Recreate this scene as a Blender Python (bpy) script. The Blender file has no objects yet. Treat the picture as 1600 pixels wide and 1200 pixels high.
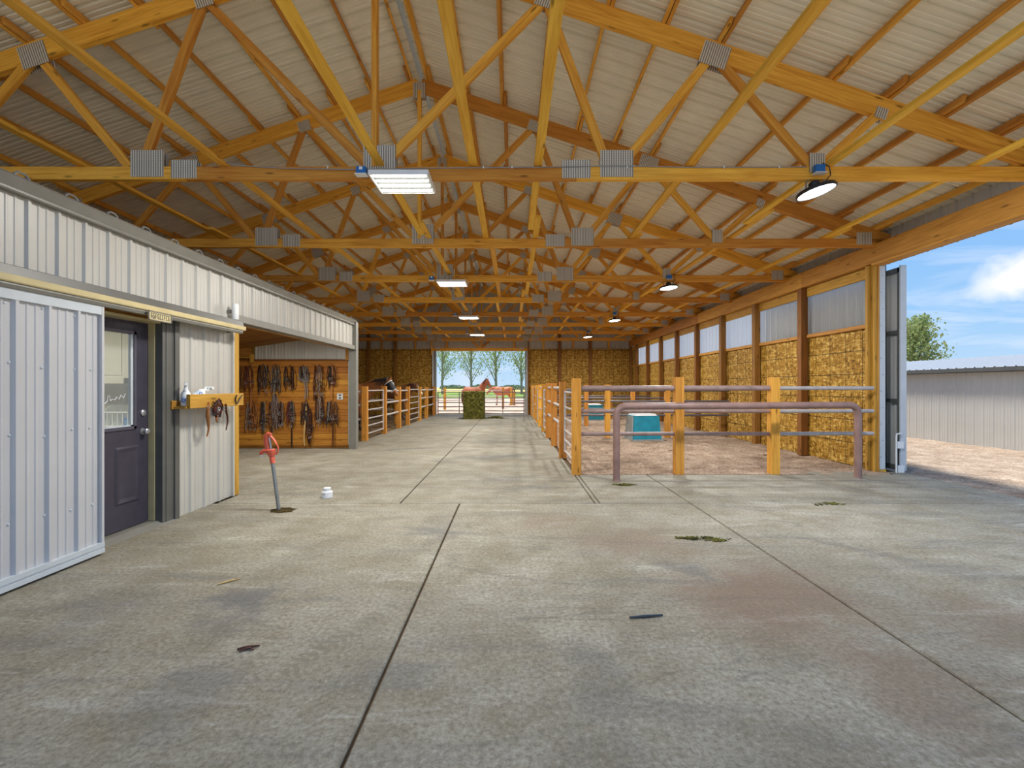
import bpy, math, random
import numpy as np
from mathutils import Vector, Matrix, Euler

R = math.radians
PI = math.pi
scn = bpy.context.scene
COL = scn.collection
random.seed(7)

# ------------------------------------------------------------------ camera
cam_d = bpy.data.cameras.new('camera')
cam_d.sensor_width = 36.0
cam_d.lens = 16.2
cam_d.shift_y = 0.0028
cam_d.clip_end = 2000
cam = bpy.data.objects.new('camera', cam_d)
COL.objects.link(cam)
cam.location = (0, 0, 1.40)
cam.rotation_euler = (R(90), 0, 0)
scn.camera = cam

# ------------------------------------------------------------------ world, sun, exposure
scn.view_settings.view_transform = 'Standard'
scn.view_settings.look = 'None'
scn.view_settings.gamma = 1.0
scn.view_settings.use_curve_mapping = False
scn.view_settings.exposure = 0.92
scn.cycles.max_bounces = 7
scn.cycles.transparent_max_bounces = 6
SKY_STRENGTH = 0.69
SUN_STRENGTH = 3.4
UFO_POWER = 62.0
TUBE_POWER = 74.0


class NT:
    """small wrapper to write node trees briefly"""
    def __init__(self, tree):
        self.t = tree
        for n in list(tree.nodes):
            tree.nodes.remove(n)

    def n(self, typ, **kw):
        nd = self.t.nodes.new(typ)
        for k, v in kw.items():
            if k.startswith('i_'):
                key = k[2:].replace('_', ' ')
                for s in nd.inputs:
                    if s.name == key and s.enabled:
                        s.default_value = v
                        break
            else:
                setattr(nd, k, v)
        return nd

    def l(self, a, b, out=0, inp=0):
        o = a if isinstance(a, bpy.types.NodeSocket) else a.outputs[out]
        i = b.inputs[inp]
        self.t.links.new(o, i)

    def math(self, op, a, b=None, c=None, clamp=False):
        nd = self.t.nodes.new('ShaderNodeMath')
        nd.operation = op
        nd.use_clamp = clamp
        for k, v in enumerate((a, b, c)):
            if v is None:
                continue
            if isinstance(v, (int, float)):
                nd.inputs[k].default_value = v
            else:
                self.t.links.new(v if isinstance(v, bpy.types.NodeSocket) else v.outputs[0], nd.inputs[k])
        return nd.outputs[0]

    def mix(self, fac, a, b, mode='MIX'):
        nd = self.t.nodes.new('ShaderNodeMix')
        nd.data_type = 'RGBA'
        nd.blend_type = mode
        for idx, v in ((0, fac), (6, a), (7, b)):
            if isinstance(v, (int, float)):
                nd.inputs[idx].default_value = v
            elif isinstance(v, (tuple, list)):
                nd.inputs[idx].default_value = (*v[:3], 1)
            else:
                self.t.links.new(v if isinstance(v, bpy.types.NodeSocket) else v.outputs[0], nd.inputs[idx])
        return nd.outputs[2]

    def ramp(self, fac, stops, interp='LINEAR'):
        nd = self.t.nodes.new('ShaderNodeValToRGB')
        nd.color_ramp.interpolation = interp
        e = nd.color_ramp.elements
        while len(e) < len(stops):
            e.new(0.5)
        for k, (p, c) in enumerate(stops):
            e[k].position = p
            e[k].color = (*c[:3], 1) if not isinstance(c, (int, float)) else (c, c, c, 1)
        self.t.links.new(fac if isinstance(fac, bpy.types.NodeSocket) else fac.outputs[0], nd.inputs[0])
        return nd.outputs[0]


def make_world():
    w = bpy.data.worlds.new('sky')
    scn.world = w
    w.use_nodes = True
    t = NT(w.node_tree)
    out = t.n('ShaderNodeOutputWorld')
    bg = t.n('ShaderNodeBackground')
    bg.inputs[1].default_value = SKY_STRENGTH
    t.l(bg, out)
    tc = t.n('ShaderNodeTexCoord')
    sep = t.n('ShaderNodeSeparateXYZ')
    t.l(tc.outputs['Generated'], sep)
    zz = sep.outputs[2]
    grad = t.ramp(zz, [(0.0, (0.42, 0.58, 0.74)), (0.12, (0.27, 0.48, 0.75)), (0.35, (0.15, 0.36, 0.73)), (1.0, (0.09, 0.25, 0.62))])
    # thin streaky cloud over the whole sky: project the direction on a plane overhead
    zc = t.math('MAXIMUM', zz, 0.03)
    za = t.math('ADD', zc, 0.10)
    u = t.math('DIVIDE', sep.outputs[0], za)
    v = t.math('DIVIDE', sep.outputs[1], za)
    cmb = t.n('ShaderNodeCombineXYZ')
    t.l(u, cmb, inp=0)
    t.l(v, cmb, inp=1)
    mp = t.n('ShaderNodeMapping')
    mp.inputs['Scale'].default_value = (0.55, 1.1, 1)
    mp.inputs['Rotation'].default_value = (0, 0, 0.5)
    t.l(cmb, mp)
    nz = t.n('ShaderNodeTexNoise', i_Scale=0.9, i_Detail=7.0, i_Roughness=0.62, i_Distortion=0.6)
    t.l(mp, nz)
    m = t.ramp(nz.outputs[0], [(0.47, 0.0), (0.72, 0.75)])
    c1 = t.mix(m, grad, (0.66, 0.72, 0.82))
    # puffy cumulus, everywhere near the horizon belt
    mp2 = t.n('ShaderNodeMapping')
    mp2.inputs['Scale'].default_value = (3.1, 3.1, 6.0)
    mp2.inputs['Location'].default_value = (0.58, 0.05, 0.25)
    t.l(tc.outputs['Generated'], mp2)
    nz2 = t.n('ShaderNodeTexNoise', i_Scale=1.0, i_Detail=6.0, i_Roughness=0.5)
    t.l(mp2, nz2)
    m2 = t.ramp(nz2.outputs[0], [(0.60, 0.0), (0.68, 1.0)])
    c2 = t.mix(m2, c1, (0.78, 0.80, 0.84))
    # one cumulus bank low in the sky to the right
    mp3 = t.n('ShaderNodeMapping', vector_type='TEXTURE')
    mp3.inputs['Location'].default_value = (0.742, 0.648, 0.158)
    mp3.inputs['Scale'].default_value = (0.075, 0.075, 0.040)
    nz3 = t.n('ShaderNodeTexNoise', i_Scale=16.0, i_Detail=5.0)
    t.l(tc.outputs['Generated'], nz3)
    sb = t.n('ShaderNodeVectorMath', operation='SUBTRACT')
    t.l(nz3.outputs[1], sb)
    sb.inputs[1].default_value = (0.5, 0.5, 0.5)
    sc3 = t.n('ShaderNodeVectorMath', operation='SCALE')
    sc3.inputs[3].default_value = 0.075
    t.l(sb, sc3)
    ad = t.n('ShaderNodeVectorMath', operation='ADD')
    t.l(tc.outputs['Generated'], ad)
    t.l(sc3, ad, inp=1)
    t.l(ad, mp3)
    ln3 = t.n('ShaderNodeVectorMath', operation='LENGTH')
    t.l(mp3, ln3)
    m3 = t.ramp(ln3.outputs['Value'], [(0.55, 1.0), (1.0, 0.0)])
    c3 = t.mix(m3, c2, (0.80, 0.81, 0.85))
    t.l(c3, bg)


make_world()

sun_d = bpy.data.lights.new('sun', 'SUN')
sun_d.energy = SUN_STRENGTH
sun_d.angle = R(9)
sun_d.color = (1.0, 0.95, 0.86)
sun = bpy.data.objects.new('sun', sun_d)
COL.objects.link(sun)
sun.rotation_euler = Vector((0.24, -0.12, -0.96)).to_track_quat('-Z', 'Y').to_euler()


# ------------------------------------------------------------------ materials
def sr(r, g, b):
    f = lambda c: (c / 255 / 12.92) if c / 255 <= 0.04045 else ((c / 255 + 0.055) / 1.055) ** 2.4
    return (f(r), f(g), f(b))


def base_mat(name):
    m = bpy.data.materials.new(name)
    m.use_nodes = True
    t = NT(m.node_tree)
    out = t.n('ShaderNodeOutputMaterial')
    b = t.n('ShaderNodeBsdfPrincipled')
    t.l(b, out)
    return m, t, b


def plain(name, col, rough=0.5, metal=0.0, var=0.08, scale=6.0, bump=0.0, spec=0.5):
    """a base colour with a soft procedural variation and a little relief"""
    m, t, b = base_mat(name)
    tc = t.n('ShaderNodeTexCoord')
    nz = t.n('ShaderNodeTexNoise', i_Scale=scale, i_Detail=4.0)
    t.l(tc.outputs['Object'], nz)
    lo = tuple(c * (1 - var) for c in col)
    hi = tuple(min(1, c * (1 + var)) for c in col)
    t.l(t.ramp(nz.outputs[0], [(0.3, lo), (0.7, hi)]), b)
    b.inputs['Roughness'].default_value = rough
    b.inputs['Metallic'].default_value = metal
    b.inputs['Specular IOR Level'].default_value = spec
    if bump:
        bp = t.n('ShaderNodeBump', i_Strength=bump, i_Distance=0.02)
        t.l(nz.outputs[0], bp, inp='Height')
        t.l(bp, b, inp='Normal')
    return m


def wood(name, dark, light, rough=0.65, grain=16.0, var=0.22, axis=0):
    """sawn timber, grain along local X"""
    m, t, b = base_mat(name)
    tc = t.n('ShaderNodeTexCoord')
    oi = t.n('ShaderNodeObjectInfo')
    add = t.n('ShaderNodeVectorMath', operation='ADD')
    t.l(tc.outputs['Object'], add)
    sc = t.n('ShaderNodeVectorMath', operation='SCALE')
    cmb = t.n('ShaderNodeCombineXYZ')
    for k in range(3):
        t.l(oi.outputs['Random'], cmb, inp=k)
    t.l(cmb, sc)
    sc.inputs[3].default_value = 37.0
    t.l(sc, add, inp=1)
    mp = t.n('ShaderNodeMapping')
    s = [grain, grain, grain]
    s[axis] = 0.9
    mp.inputs['Scale'].default_value = s
    t.l(add, mp)
    nz = t.n('ShaderNodeTexNoise', i_Scale=1.6, i_Detail=5.0, i_Roughness=0.6, i_Distortion=0.8)
    t.l(mp, nz)
    c = t.ramp(nz.outputs[0], [(0.25, dark), (0.75, light)])
    # knots
    mp2 = t.n('ShaderNodeMapping')
    s2 = [9, 9, 9]
    s2[axis] = 2.2
    mp2.inputs['Scale'].default_value = s2
    t.l(add, mp2)
    vo = t.n('ShaderNodeTexVoronoi', i_Scale=1.0)
    t.l(mp2, vo)
    k = t.ramp(vo.outputs['Distance'], [(0.06, 1.0), (0.15, 0.0)])
    c2 = t.mix(t.math('MULTIPLY', k, 0.75), c, tuple(x * 0.25 for x in dark))
    hsv = t.n('ShaderNodeHueSaturation')
    t.l(c2, hsv, inp='Color')
    t.l(t.math('ADD', t.math('MULTIPLY', oi.outputs['Random'], var * 2), 1 - var), hsv, inp='Value')
    t.l(t.math('ADD', t.math('MULTIPLY', oi.outputs['Random'], 0.016), 0.492), hsv, inp='Hue')
    t.l(hsv, b)
    b.inputs['Roughness'].default_value = rough
    b.inputs['Specular IOR Level'].default_value = 0.3
    bp = t.n('ShaderNodeBump', i_Strength=0.15, i_Distance=0.01)
    t.l(nz.outputs[0], bp, inp='Height')
    t.l(bp, b, inp='Normal')
    return m


def osb(name, tint=(1, 1, 1)):
    """oriented strand board with its printed stud lines"""
    m, t, b = base_mat(name)
    tc = t.n('ShaderNodeTexCoord')
    cols = []
    for k, (sx, sy, sz, rot) in enumerate(((13, 30, 36, 0.5), (38, 30, 14, -0.6), (28, 22, 18, 1.1))):
        mp = t.n('ShaderNodeMapping')
        mp.inputs['Scale'].default_value = (sx, sx, sz)
        mp.inputs['Rotation'].default_value = (rot, rot * 0.7, rot)
        t.l(tc.outputs['Object'], mp)
        nzd = t.n('ShaderNodeTexNoise', i_Scale=1.3, i_Detail=2.0)
        t.l(mp, nzd)
        vo = t.n('ShaderNodeTexVoronoi', i_Scale=1.0)
        vm = t.n('ShaderNodeVectorMath', operation='ADD')
        t.l(mp, vm)
        t.l(nzd.outputs[1], vm, inp=1)
        t.l(vm, vo)
        sp = t.n('ShaderNodeSeparateColor')
        t.l(vo.outputs['Color'], sp)
        cols.append(sp.outputs[k])
    f = t.math('ADD', t.math('MULTIPLY', cols[0], 0.45), t.math('MULTIPLY', cols[1], 0.35))
    f = t.math('ADD', f, t.math('MULTIPLY', cols[2], 0.2))
    T = lambda c: tuple(a * b_ for a, b_ in zip(c, tint))
    c = t.ramp(f, [(0.12, T(sr(104, 72, 18))), (0.40, T(sr(158, 114, 36))), (0.60, T(sr(176, 134, 52))), (0.85, T(sr(220, 184, 104)))])
    sep = t.n('ShaderNodeSeparateXYZ')
    t.l(tc.outputs['Object'], sep)
    # printed lines: horizontal every 0.406 m, vertical every 0.305 m
    hz = t.math('PINGPONG', sep.outputs[2], 0.203)
    hl = t.math('LESS_THAN', hz, 0.008)
    vz = t.math('PINGPONG', t.math('ADD', sep.outputs[0], 0.11), 0.2032)
    vl = t.math('LESS_THAN', vz, 0.008)
    ln = t.math('MAXIMUM', hl, vl)
    c = t.mix(t.math('MULTIPLY', ln, 0.75), c, (0.03, 0.018, 0.004))
    t.l(c, b)
    b.inputs['Roughness'].default_value = 0.7
    b.inputs['Specular IOR Level'].default_value = 0.25
    bp = t.n('ShaderNodeBump', i_Strength=0.25, i_Distance=0.006)
    t.l(f, bp, inp='Height')
    t.l(bp, b, inp='Normal')
    return m


def concrete():
    m, t, b = base_mat('concrete')
    tc = t.n('ShaderNodeTexCoord')
    P = tc.outputs['Object']

    def noise(scale, detail=5.0, rough=0.6, dist=0.0, stretch=None):
        src = P
        if stretch:
            mp = t.n('ShaderNodeMapping')
            mp.inputs['Scale'].default_value = stretch[:3]
            mp.inputs['Rotation'].default_value = (0, 0, stretch[3])
            t.l(P, mp)
            src = mp.outputs[0]
        nz = t.n('ShaderNodeTexNoise', i_Scale=scale, i_Detail=detail, i_Roughness=rough, i_Distortion=dist)
        t.l(src, nz)
        return nz.outputs[0]
    big = noise(0.45, 4.0, 0.65, 0.3)
    mid = noise(2.2, 6.0, 0.7)
    fine = noise(38.0, 4.0, 0.75)
    speck = noise(85.0, 3.0, 0.7)
    pit = noise(11.0, 4.0, 0.8)
    c = t.ramp(big, [(0.30, sr(140, 136, 122)), (0.52, sr(158, 153, 137)), (0.72, sr(172, 168, 154))])
    c = t.mix(t.ramp(mid, [(0.38, 0.75), (0.56, 0.0)]), c, sr(132, 124, 104))
    strk = noise(1.3, 5.0, 0.7, 0.6, (0.5, 3.2, 1, -0.5))
    c = t.mix(t.ramp(strk, [(0.34, 0.5), (0.48, 0.0)]), c, sr(112, 112, 110))
    c = t.mix(t.ramp(strk, [(0.58, 0.0), (0.72, 0.45)]), c, sr(208, 206, 198))
    c = t.mix(t.ramp(mid, [(0.60, 0.0), (0.74, 0.4)]), c, sr(205, 202, 190))
    c = t.mix(t.ramp(fine, [(0.36, 0.62), (0.55, 0.0)]), c, sr(100, 92, 76))
    c = t.mix(t.ramp(fine, [(0.58, 0.0), (0.72, 0.35)]), c, sr(214, 210, 198))
    c = t.mix(t.ramp(speck, [(0.30, 0.4), (0.42, 0.0)]), c, sr(80, 70, 55))
    c = t.mix(t.ramp(pit, [(0.26, 0.75), (0.36, 0.0)]), c, sr(92, 80, 62))
    c = t.mix(t.ramp(pit, [(0.66, 0.0), (0.78, 0.4)]), c, sr(200, 198, 188))
    # stains with a place of their own: (x, y, rx, ry, rot, colour, amount)
    wob = t.n('ShaderNodeTexNoise', i_Scale=1.7, i_Detail=5.0, i_Roughness=0.65)
    t.l(P, wob)
    wsub = t.n('ShaderNodeVectorMath', operation='SUBTRACT')
    t.l(wob.outputs[1], wsub)
    wsub.inputs[1].default_value = (0.5, 0.5, 0.5)
    wsc = t.n('ShaderNodeVectorMath', operation='SCALE')
    wsc.inputs[3].default_value = 1.3
    t.l(wsub, wsc)
    wp = t.n('ShaderNodeVectorMath', operation='ADD')
    t.l(P, wp)
    t.l(wsc, wp, inp=1)
    brown = sr(120, 92, 72)
    dark = sr(88, 88, 92)
    blots = [(1.75, 3.1, 0.95, 0.75, 0.3, brown, 0.75), (1.9, 2.2, 0.6, 0.5, -0.5, brown, 0.55),
             (1.1, 4.2, 0.9, 0.6, 0.0, brown, 0.45), (2.9, 2.7, 0.7, 0.5, 0.5, brown, 0.40), (0.5, 4.8, 0.6, 0.5, 0.0, brown, 0.3),
             (1.35, 3.65, 0.35, 0.18, 0.2, dark, 0.6), (-1.75, 2.95, 0.32, 0.45, -0.5, dark, 0.75),
             (-1.55, 2.1, 0.5, 0.28, 0.7, dark, 0.45), (-0.75, 4.4, 0.25, 0.8, -0.3, dark, 0.4),
             (0.35, 2.2, 0.22, 0.6, 0.0, dark, 0.35), (2.9, 4.0, 0.8, 0.16, -0.45, dark, 0.5),
             (3.6, 3.4, 0.9, 0.2, -0.5, dark, 0.35), (-2.6, 2.9, 0.35, 0.6, 0.4, dark, 0.3),
             (-0.3, 9.2, 1.3, 0.35, 0.25, dark, 0.7), (-1.4, 8.6, 0.5, 0.22, -0.4, dark, 0.7), (-2.3, 10.4, 1.2, 0.2, 0.5, dark, 0.7), (-0.2, 7.0, 0.6, 0.3, 0.2, dark, 0.45), (0.3, 6.4, 0.5, 0.2, 0.4, dark, 0.45),
             (-0.2, 11.8, 1.0, 0.3, -0.2, dark, 0.35), (0.4, 14.5, 0.9, 0.5, 0.3, dark, 0.3), (-2.0, 13.5, 1.3, 0.3, 0.3, dark, 0.35),
             (-1.0, 17.0, 1.4, 0.5, 0.1, dark, 0.3), (-1.6, 19.4, 0.9, 0.6, 0.0, sr(96, 88, 50), 0.5), (-0.7, 22.2, 1.6, 0.5, 0.0, sr(110, 100, 66), 0.4)]
    for (x, y, rx, ry, rot, colr, amt) in blots:
        mp = t.n('ShaderNodeMapping', vector_type='TEXTURE')
        mp.inputs['Location'].default_value = (x, y, 0)
        mp.inputs['Rotation'].default_value = (0, 0, rot)
        mp.inputs['Scale'].default_value = (rx, ry, 50)
        t.l(wp, mp)
        ln = t.n('ShaderNodeVectorMath', operation='LENGTH')
        t.l(mp, ln)
        f = t.ramp(ln.outputs['Value'], [(0.2, amt), (1.0, 0.0)], 'EASE')
        f = t.math('MULTIPLY', f, t.ramp(mid, [(0.30, 0.45), (0.62, 1.0)]))
        c = t.mix(f, c, colr)
    # tyre scuffs, thin arcs crossing the slabs
    sc = noise(0.55, 3.0, 0.5, 1.5, (0.35, 1.6, 1, 0.4))
    band = t.ramp(sc, [(0.485, 0.0), (0.5, 0.42), (0.515, 0.0)])
    c = t.mix(t.math('MULTIPLY', band, t.ramp(big, [(0.42, 0.0), (0.6, 1.0)])), c, sr(84, 84, 82))
    # a knobbly tyre print on the near left slab
    mp = t.n('ShaderNodeMapping', vector_type='TEXTURE')
    mp.inputs['Location'].default_value = (-0.93, 2.62, 0)
    mp.inputs['Rotation'].default_value = (0, 0, -0.48)
    t.l(P, mp)
    s2 = t.n('ShaderNodeSeparateXYZ')
    t.l(mp, s2)
    inx = t.math('LESS_THAN', t.math('ABSOLUTE', s2.outputs[0]), 0.06)
    iny = t.math('LESS_THAN', t.math('ABSOLUTE', s2.outputs[1]), 0.42)
    wv = t.math('SINE', t.math('MULTIPLY', t.math('ADD', s2.outputs[1], t.math('MULTIPLY', t.math('ABSOLUTE', s2.outputs[0]), 0.5)), 105.0))
    tr = t.math('MULTIPLY', t.math('MULTIPLY', inx, iny), t.math('GREATER_THAN', wv, 0.1))
    tr = t.math('MULTIPLY', tr, t.ramp(fine, [(0.4, 0.0), (0.6, 0.42)]))
    c = t.mix(tr, c, sr(78, 78, 72))
    t.l(c, b)
    b.inputs['Roughness'].default_value = 0.72
    b.inputs['Specular IOR Level'].default_value = 0.3
    bp = t.n('ShaderNodeBump', i_Strength=0.35, i_Distance=0.006)
    t.l(fine, bp, inp='Height')
    t.l(bp, b, inp='Normal')
    return m


def earth(name, c1, c2, c3, scale=3.0, bump=0.6, dist=0.05):
    m, t, b = base_mat(name)
    tc = t.n('ShaderNodeTexCoord')
    n1 = t.n('ShaderNodeTexNoise', i_Scale=scale, i_Detail=8.0, i_Roughness=0.7)
    n2 = t.n('ShaderNodeTexNoise', i_Scale=scale * 9, i_Detail=4.0, i_Roughness=0.7)
    t.l(tc.outputs['Object'], n1)
    t.l(tc.outputs['Object'], n2)
    c = t.ramp(n1.outputs[0], [(0.3, c1), (0.5, c2), (0.7, c3)])
    c = t.mix(t.ramp(n2.outputs[0], [(0.38, 0.6), (0.55, 0.0)]), c, tuple(x * 0.4 for x in c1))
    t.l(c, b)
    b.inputs['Roughness'].default_value = 0.95
    b.inputs['Specular IOR Level'].default_value = 0.1
    hh = t.math('ADD', n1.outputs[0], t.math('MULTIPLY', n2.outputs[0], 0.5))
    bp = t.n('ShaderNodeBump', i_Strength=bump, i_Distance=dist)
    t.l(hh, bp, inp='Height')
    t.l(bp, b, inp='Normal')
    return m


def field_mat():
    """paddock dirt that turns to mown green and then dry yellow grass with distance"""
    m, t, b = base_mat('field')
    tc = t.n('ShaderNodeTexCoord')
    sep = t.n('ShaderNodeSeparateXYZ')
    t.l(tc.outputs['Object'], sep)
    nz = t.n('ShaderNodeTexNoise', i_Scale=0.08, i_Detail=6.0)
    t.l(tc.outputs['Object'], nz)
    n2 = t.n('ShaderNodeTexNoise', i_Scale=1.2, i_Detail=6.0)
    t.l(tc.outputs['Object'], n2)
    d = t.math('ADD', sep.outputs[1], t.math('MULTIPLY', t.math('SUBTRACT', nz.outputs[0], 0.5), 30))
    dirt = t.ramp(n2.outputs[0], [(0.3, sr(176, 148, 128)), (0.7, sr(214, 190, 170))])
    grass = t.ramp(n2.outputs[0], [(0.3, sr(104, 130, 58)), (0.7, sr(140, 164, 84))])
    dry = t.ramp(n2.outputs[0], [(0.3, sr(176, 164, 92)), (0.7, sr(210, 196, 128))])
    c = t.mix(t.ramp(t.math('DIVIDE', d, 100.0), [(0.58, 0.0), (0.64, 1.0)]), dirt, grass)
    c = t.mix(t.ramp(t.math('DIVIDE', d, 300.0), [(0.38, 0.0), (0.45, 1.0)]), c, dry)
    t.l(c, b)
    b.inputs['Roughness'].default_value = 0.95
    b.inputs['Specular IOR Level'].default_value = 0.1
    return m


def plate_mat():
    """stamped galvanised connector plate: rows of punched teeth"""
    m, t, b = base_mat('connector_plate')
    tc = t.n('ShaderNodeTexCoord')
    sep = t.n('ShaderNodeSeparateXYZ')
    t.l(tc.outputs['Object'], sep)
    s = t.math('SINE', t.math('MULTIPLY', sep.outputs[0], 2 * PI / 0.0254))
    z = t.math('SINE', t.math('MULTIPLY', sep.outputs[2], 2 * PI / 0.019))
    f = t.math('ADD', s, t.math('MULTIPLY', z, 0.25))
    c = t.ramp(t.math('ADD', t.math('MULTIPLY', f, 0.4), 0.5), [(0.2, sr(128, 118, 102)), (0.55, sr(196, 188, 172)), (0.9, sr(222, 216, 204))])
    t.l(c, b)
    b.inputs['Metallic'].default_value = 0.0
    b.inputs['Roughness'].default_value = 0.5
    bp = t.n('ShaderNodeBump', i_Strength=0.3, i_Distance=0.003)
    t.l(f, bp, inp='Height')
    t.l(bp, b, inp='Normal')
    return m


def emit(name, col, strength):
    m = bpy.data.materials.new(name)
    m.use_nodes = True
    t = NT(m.node_tree)
    out = t.n('ShaderNodeOutputMaterial')
    e = t.n('ShaderNodeEmission')
    e.inputs[0].default_value = (*col, 1)
    e.inputs[1].default_value = strength
    t.l(e, out)
    return m


def translucent_mat():
    m, t, b = base_mat('translucent_panel')
    out = [n for n in t.t.nodes if n.type == 'OUTPUT_MATERIAL'][0]
    b.inputs['Base Color'].default_value = (0.72, 0.73, 0.72, 1)
    b.inputs['Roughness'].default_value = 0.35
    tr = t.n('ShaderNodeBsdfTranslucent')
    tr.inputs[0].default_value = (0.92, 0.92, 0.90, 1)
    mx = t.n('ShaderNodeMixShader')
    mx.inputs[0].default_value = 0.80
    t.l(b, mx, inp=1)
    t.l(tr, mx, inp=2)
    t.l(mx, out)
    return m


def glass_mat():
    m, t, b = base_mat('window_glass')
    out = [n for n in t.t.nodes if n.type == 'OUTPUT_MATERIAL'][0]
    b.inputs['Base Color'].default_value = (0.9, 0.95, 0.95, 1)
    b.inputs['Roughness'].default_value = 0.03
    tr = t.n('ShaderNodeBsdfTransparent')
    tr.inputs[0].default_value = (0.93, 0.96, 0.95, 1)
    mx = t.n('ShaderNodeMixShader')
    mx.inputs[0].default_value = 0.88
    t.l(b, mx, inp=1)
    t.l(tr, mx, inp=2)
    t.l(mx, out)
    return m


def leaf_mat(name, c1, c2):
    m, t, b = base_mat(name)
    out = [n for n in t.t.nodes if n.type == 'OUTPUT_MATERIAL'][0]
    tc = t.n('ShaderNodeTexCoord')
    nz = t.n('ShaderNodeTexNoise', i_Scale=1.3, i_Detail=4.0)
    t.l(tc.outputs['Object'], nz)
    c = t.ramp(nz.outputs[0], [(0.35, c1), (0.65, c2)])
    t.l(c, b)
    b.inputs['Roughness'].default_value = 0.6
    tr = t.n('ShaderNodeBsdfTranslucent')
    t.l(c, tr)
    mx = t.n('ShaderNodeMixShader')
    mx.inputs[0].default_value = 0.35
    t.l(b, mx, inp=1)
    t.l(tr, mx, inp=2)
    t.l(mx, out)
    return m


def hay_mat():
    m, t, b = base_mat('hay')
    tc = t.n('ShaderNodeTexCoord')
    n1 = t.n('ShaderNodeTexNoise', i_Scale=9.0, i_Detail=8.0, i_Roughness=0.75)
    t.l(tc.outputs['Object'], n1)
    c = t.ramp(n1.outputs[0], [(0.34, sr(44, 46, 10)), (0.5, sr(92, 90, 24)), (0.68, sr(142, 136, 58))])
    t.l(c, b)
    b.inputs['Roughness'].default_value = 0.9
    bp = t.n('ShaderNodeBump', i_Strength=0.8, i_Distance=0.04)
    t.l(n1.outputs[0], bp, inp='Height')
    t.l(bp, b, inp='Normal')
    return m


M = {}
M['truss'] = wood('truss_timber', sr(196, 122, 34), sr(244, 184, 76))
M['purlin'] = wood('purlin_timber', sr(196, 128, 42), sr(240, 182, 84))
M['brace'] = wood('brace_timber', sr(214, 150, 42), sr(250, 200, 84), var=0.12)
M['beam'] = wood('beam_timber', sr(164, 108, 38), sr(214, 156, 74))
M['post'] = wood('wall_post_timber', sr(106, 66, 24), sr(156, 104, 46), var=0.12)
M['fence'] = wood('fence_timber', sr(186, 118, 36), sr(236, 172, 76))
M['trimwood'] = wood('yellow_trim_timber', sr(164, 118, 38), sr(210, 162, 70))
M['plank'] = wood('tack_wall_plank', sr(164, 98, 32), sr(216, 150, 62), var=0.18)
M['osb'] = osb('strand_board')
M['concrete'] = concrete()
M['joint'] = plain('joint_filler', sr(86, 64, 36), 0.9, var=0.3, scale=20)
M['roof'] = plain('roof_sheet', sr(238, 233, 214), 0.42, var=0.04, scale=2.5)
M['siding'] = plain('wall_sheet', sr(192, 189, 181), 0.38, var=0.03, scale=3)
M['sidingw'] = plain('door_sheet', sr(196, 196, 198), 0.36, var=0.03, scale=3)
M['trimgrey'] = plain('grey_trim_metal', sr(128, 126, 118), 0.42, var=0.08)
M['trimdark'] = plain('dark_trim_metal', sr(92, 92, 88), 0.42, var=0.08)
M['trimbeige'] = plain('beige_trim', sr(206, 190, 142), 0.55, var=0.1)
M['trimwhite'] = plain('white_trim_metal', sr(200, 207, 212), 0.4, var=0.05)
M['galv'] = plain('galvanised_steel', sr(150, 152, 150), 0.38, metal=0.5, var=0.18, scale=9)
M['plate'] = plate_mat()
M['trans'] = translucent_mat()
M['dirt'] = earth('pen_dirt', sr(136, 114, 94), sr(178, 154, 132), sr(204, 182, 160), 2.6, 0.8, 0.06)
M['straw_dirt'] = earth('stall_dirt', sr(84, 78, 44), sr(136, 112, 86), sr(160, 138, 112), 2.2, 0.8, 0.06)
M['gravel'] = earth('yard_gravel', sr(142, 122, 104), sr(178, 158, 138), sr(202, 184, 164), 2.4, 0.9, 0.05)
M['field'] = field_mat()
M['door'] = plain('door_paint', sr(62, 58, 72), 0.45, var=0.14, scale=10)
M['doordark'] = plain('door_moulding', sr(84, 82, 96), 0.4, var=0.1)
M['glass'] = glass_mat()
M['pipe'] = plain('painted_pipe', sr(158, 132, 124), 0.45, var=0.22, scale=7)
M['pipegrey'] = plain('grey_pipe', sr(186, 178, 174), 0.42, var=0.14, scale=9)
M['hitch'] = plain('hitching_pipe_paint', sr(150, 118, 108), 0.42, var=0.22, scale=5)
M['gate'] = plain('gate_tube', sr(104, 96, 96), 0.45, var=0.12)
M['teal'] = plain('teal_plastic', sr(28, 138, 160), 0.5, var=0.18, scale=5)
M['white'] = plain('white_plastic', sr(236, 238, 238), 0.4, var=0.03)
M['greyp'] = plain('grey_plastic', sr(150, 156, 156), 0.5, var=0.08)
M['blue'] = plain('blue_box', sr(20, 108, 186), 0.45, var=0.05)
M['red'] = plain('red_paint', sr(226, 104, 76), 0.45, var=0.14, scale=16)
M['black'] = plain('black_enamel', sr(38, 40, 44), 0.4, var=0.1)
M['lens'] = emit('lamp_lens', (0.93, 0.97, 1.0), 7.0)
M['tube'] = emit('lamp_tube', (1.0, 0.98, 0.92), 6.0)
M['reflector'] = plain('lamp_reflector', sr(170, 172, 168), 0.3, metal=0.3, var=0.03)
M['hay'] = hay_mat()
M['twine'] = plain('bale_twine', sr(206, 172, 110), 0.8)
M['leather_black'] = plain('black_leather', sr(40, 32, 30), 0.5, var=0.3, scale=30)
M['leather_brown'] = plain('brown_leather', sr(96, 52, 28), 0.5, var=0.3, scale=30)
M['leather_red'] = plain('oxblood_leather', sr(104, 40, 34), 0.5, var=0.3, scale=30)
M['leather_tan'] = plain('tan_leather', sr(176, 112, 58), 0.55, var=0.2, scale=30)
M['rope_cream'] = plain('cream_rope', sr(216, 178, 112), 0.8, var=0.15, scale=60)
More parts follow.
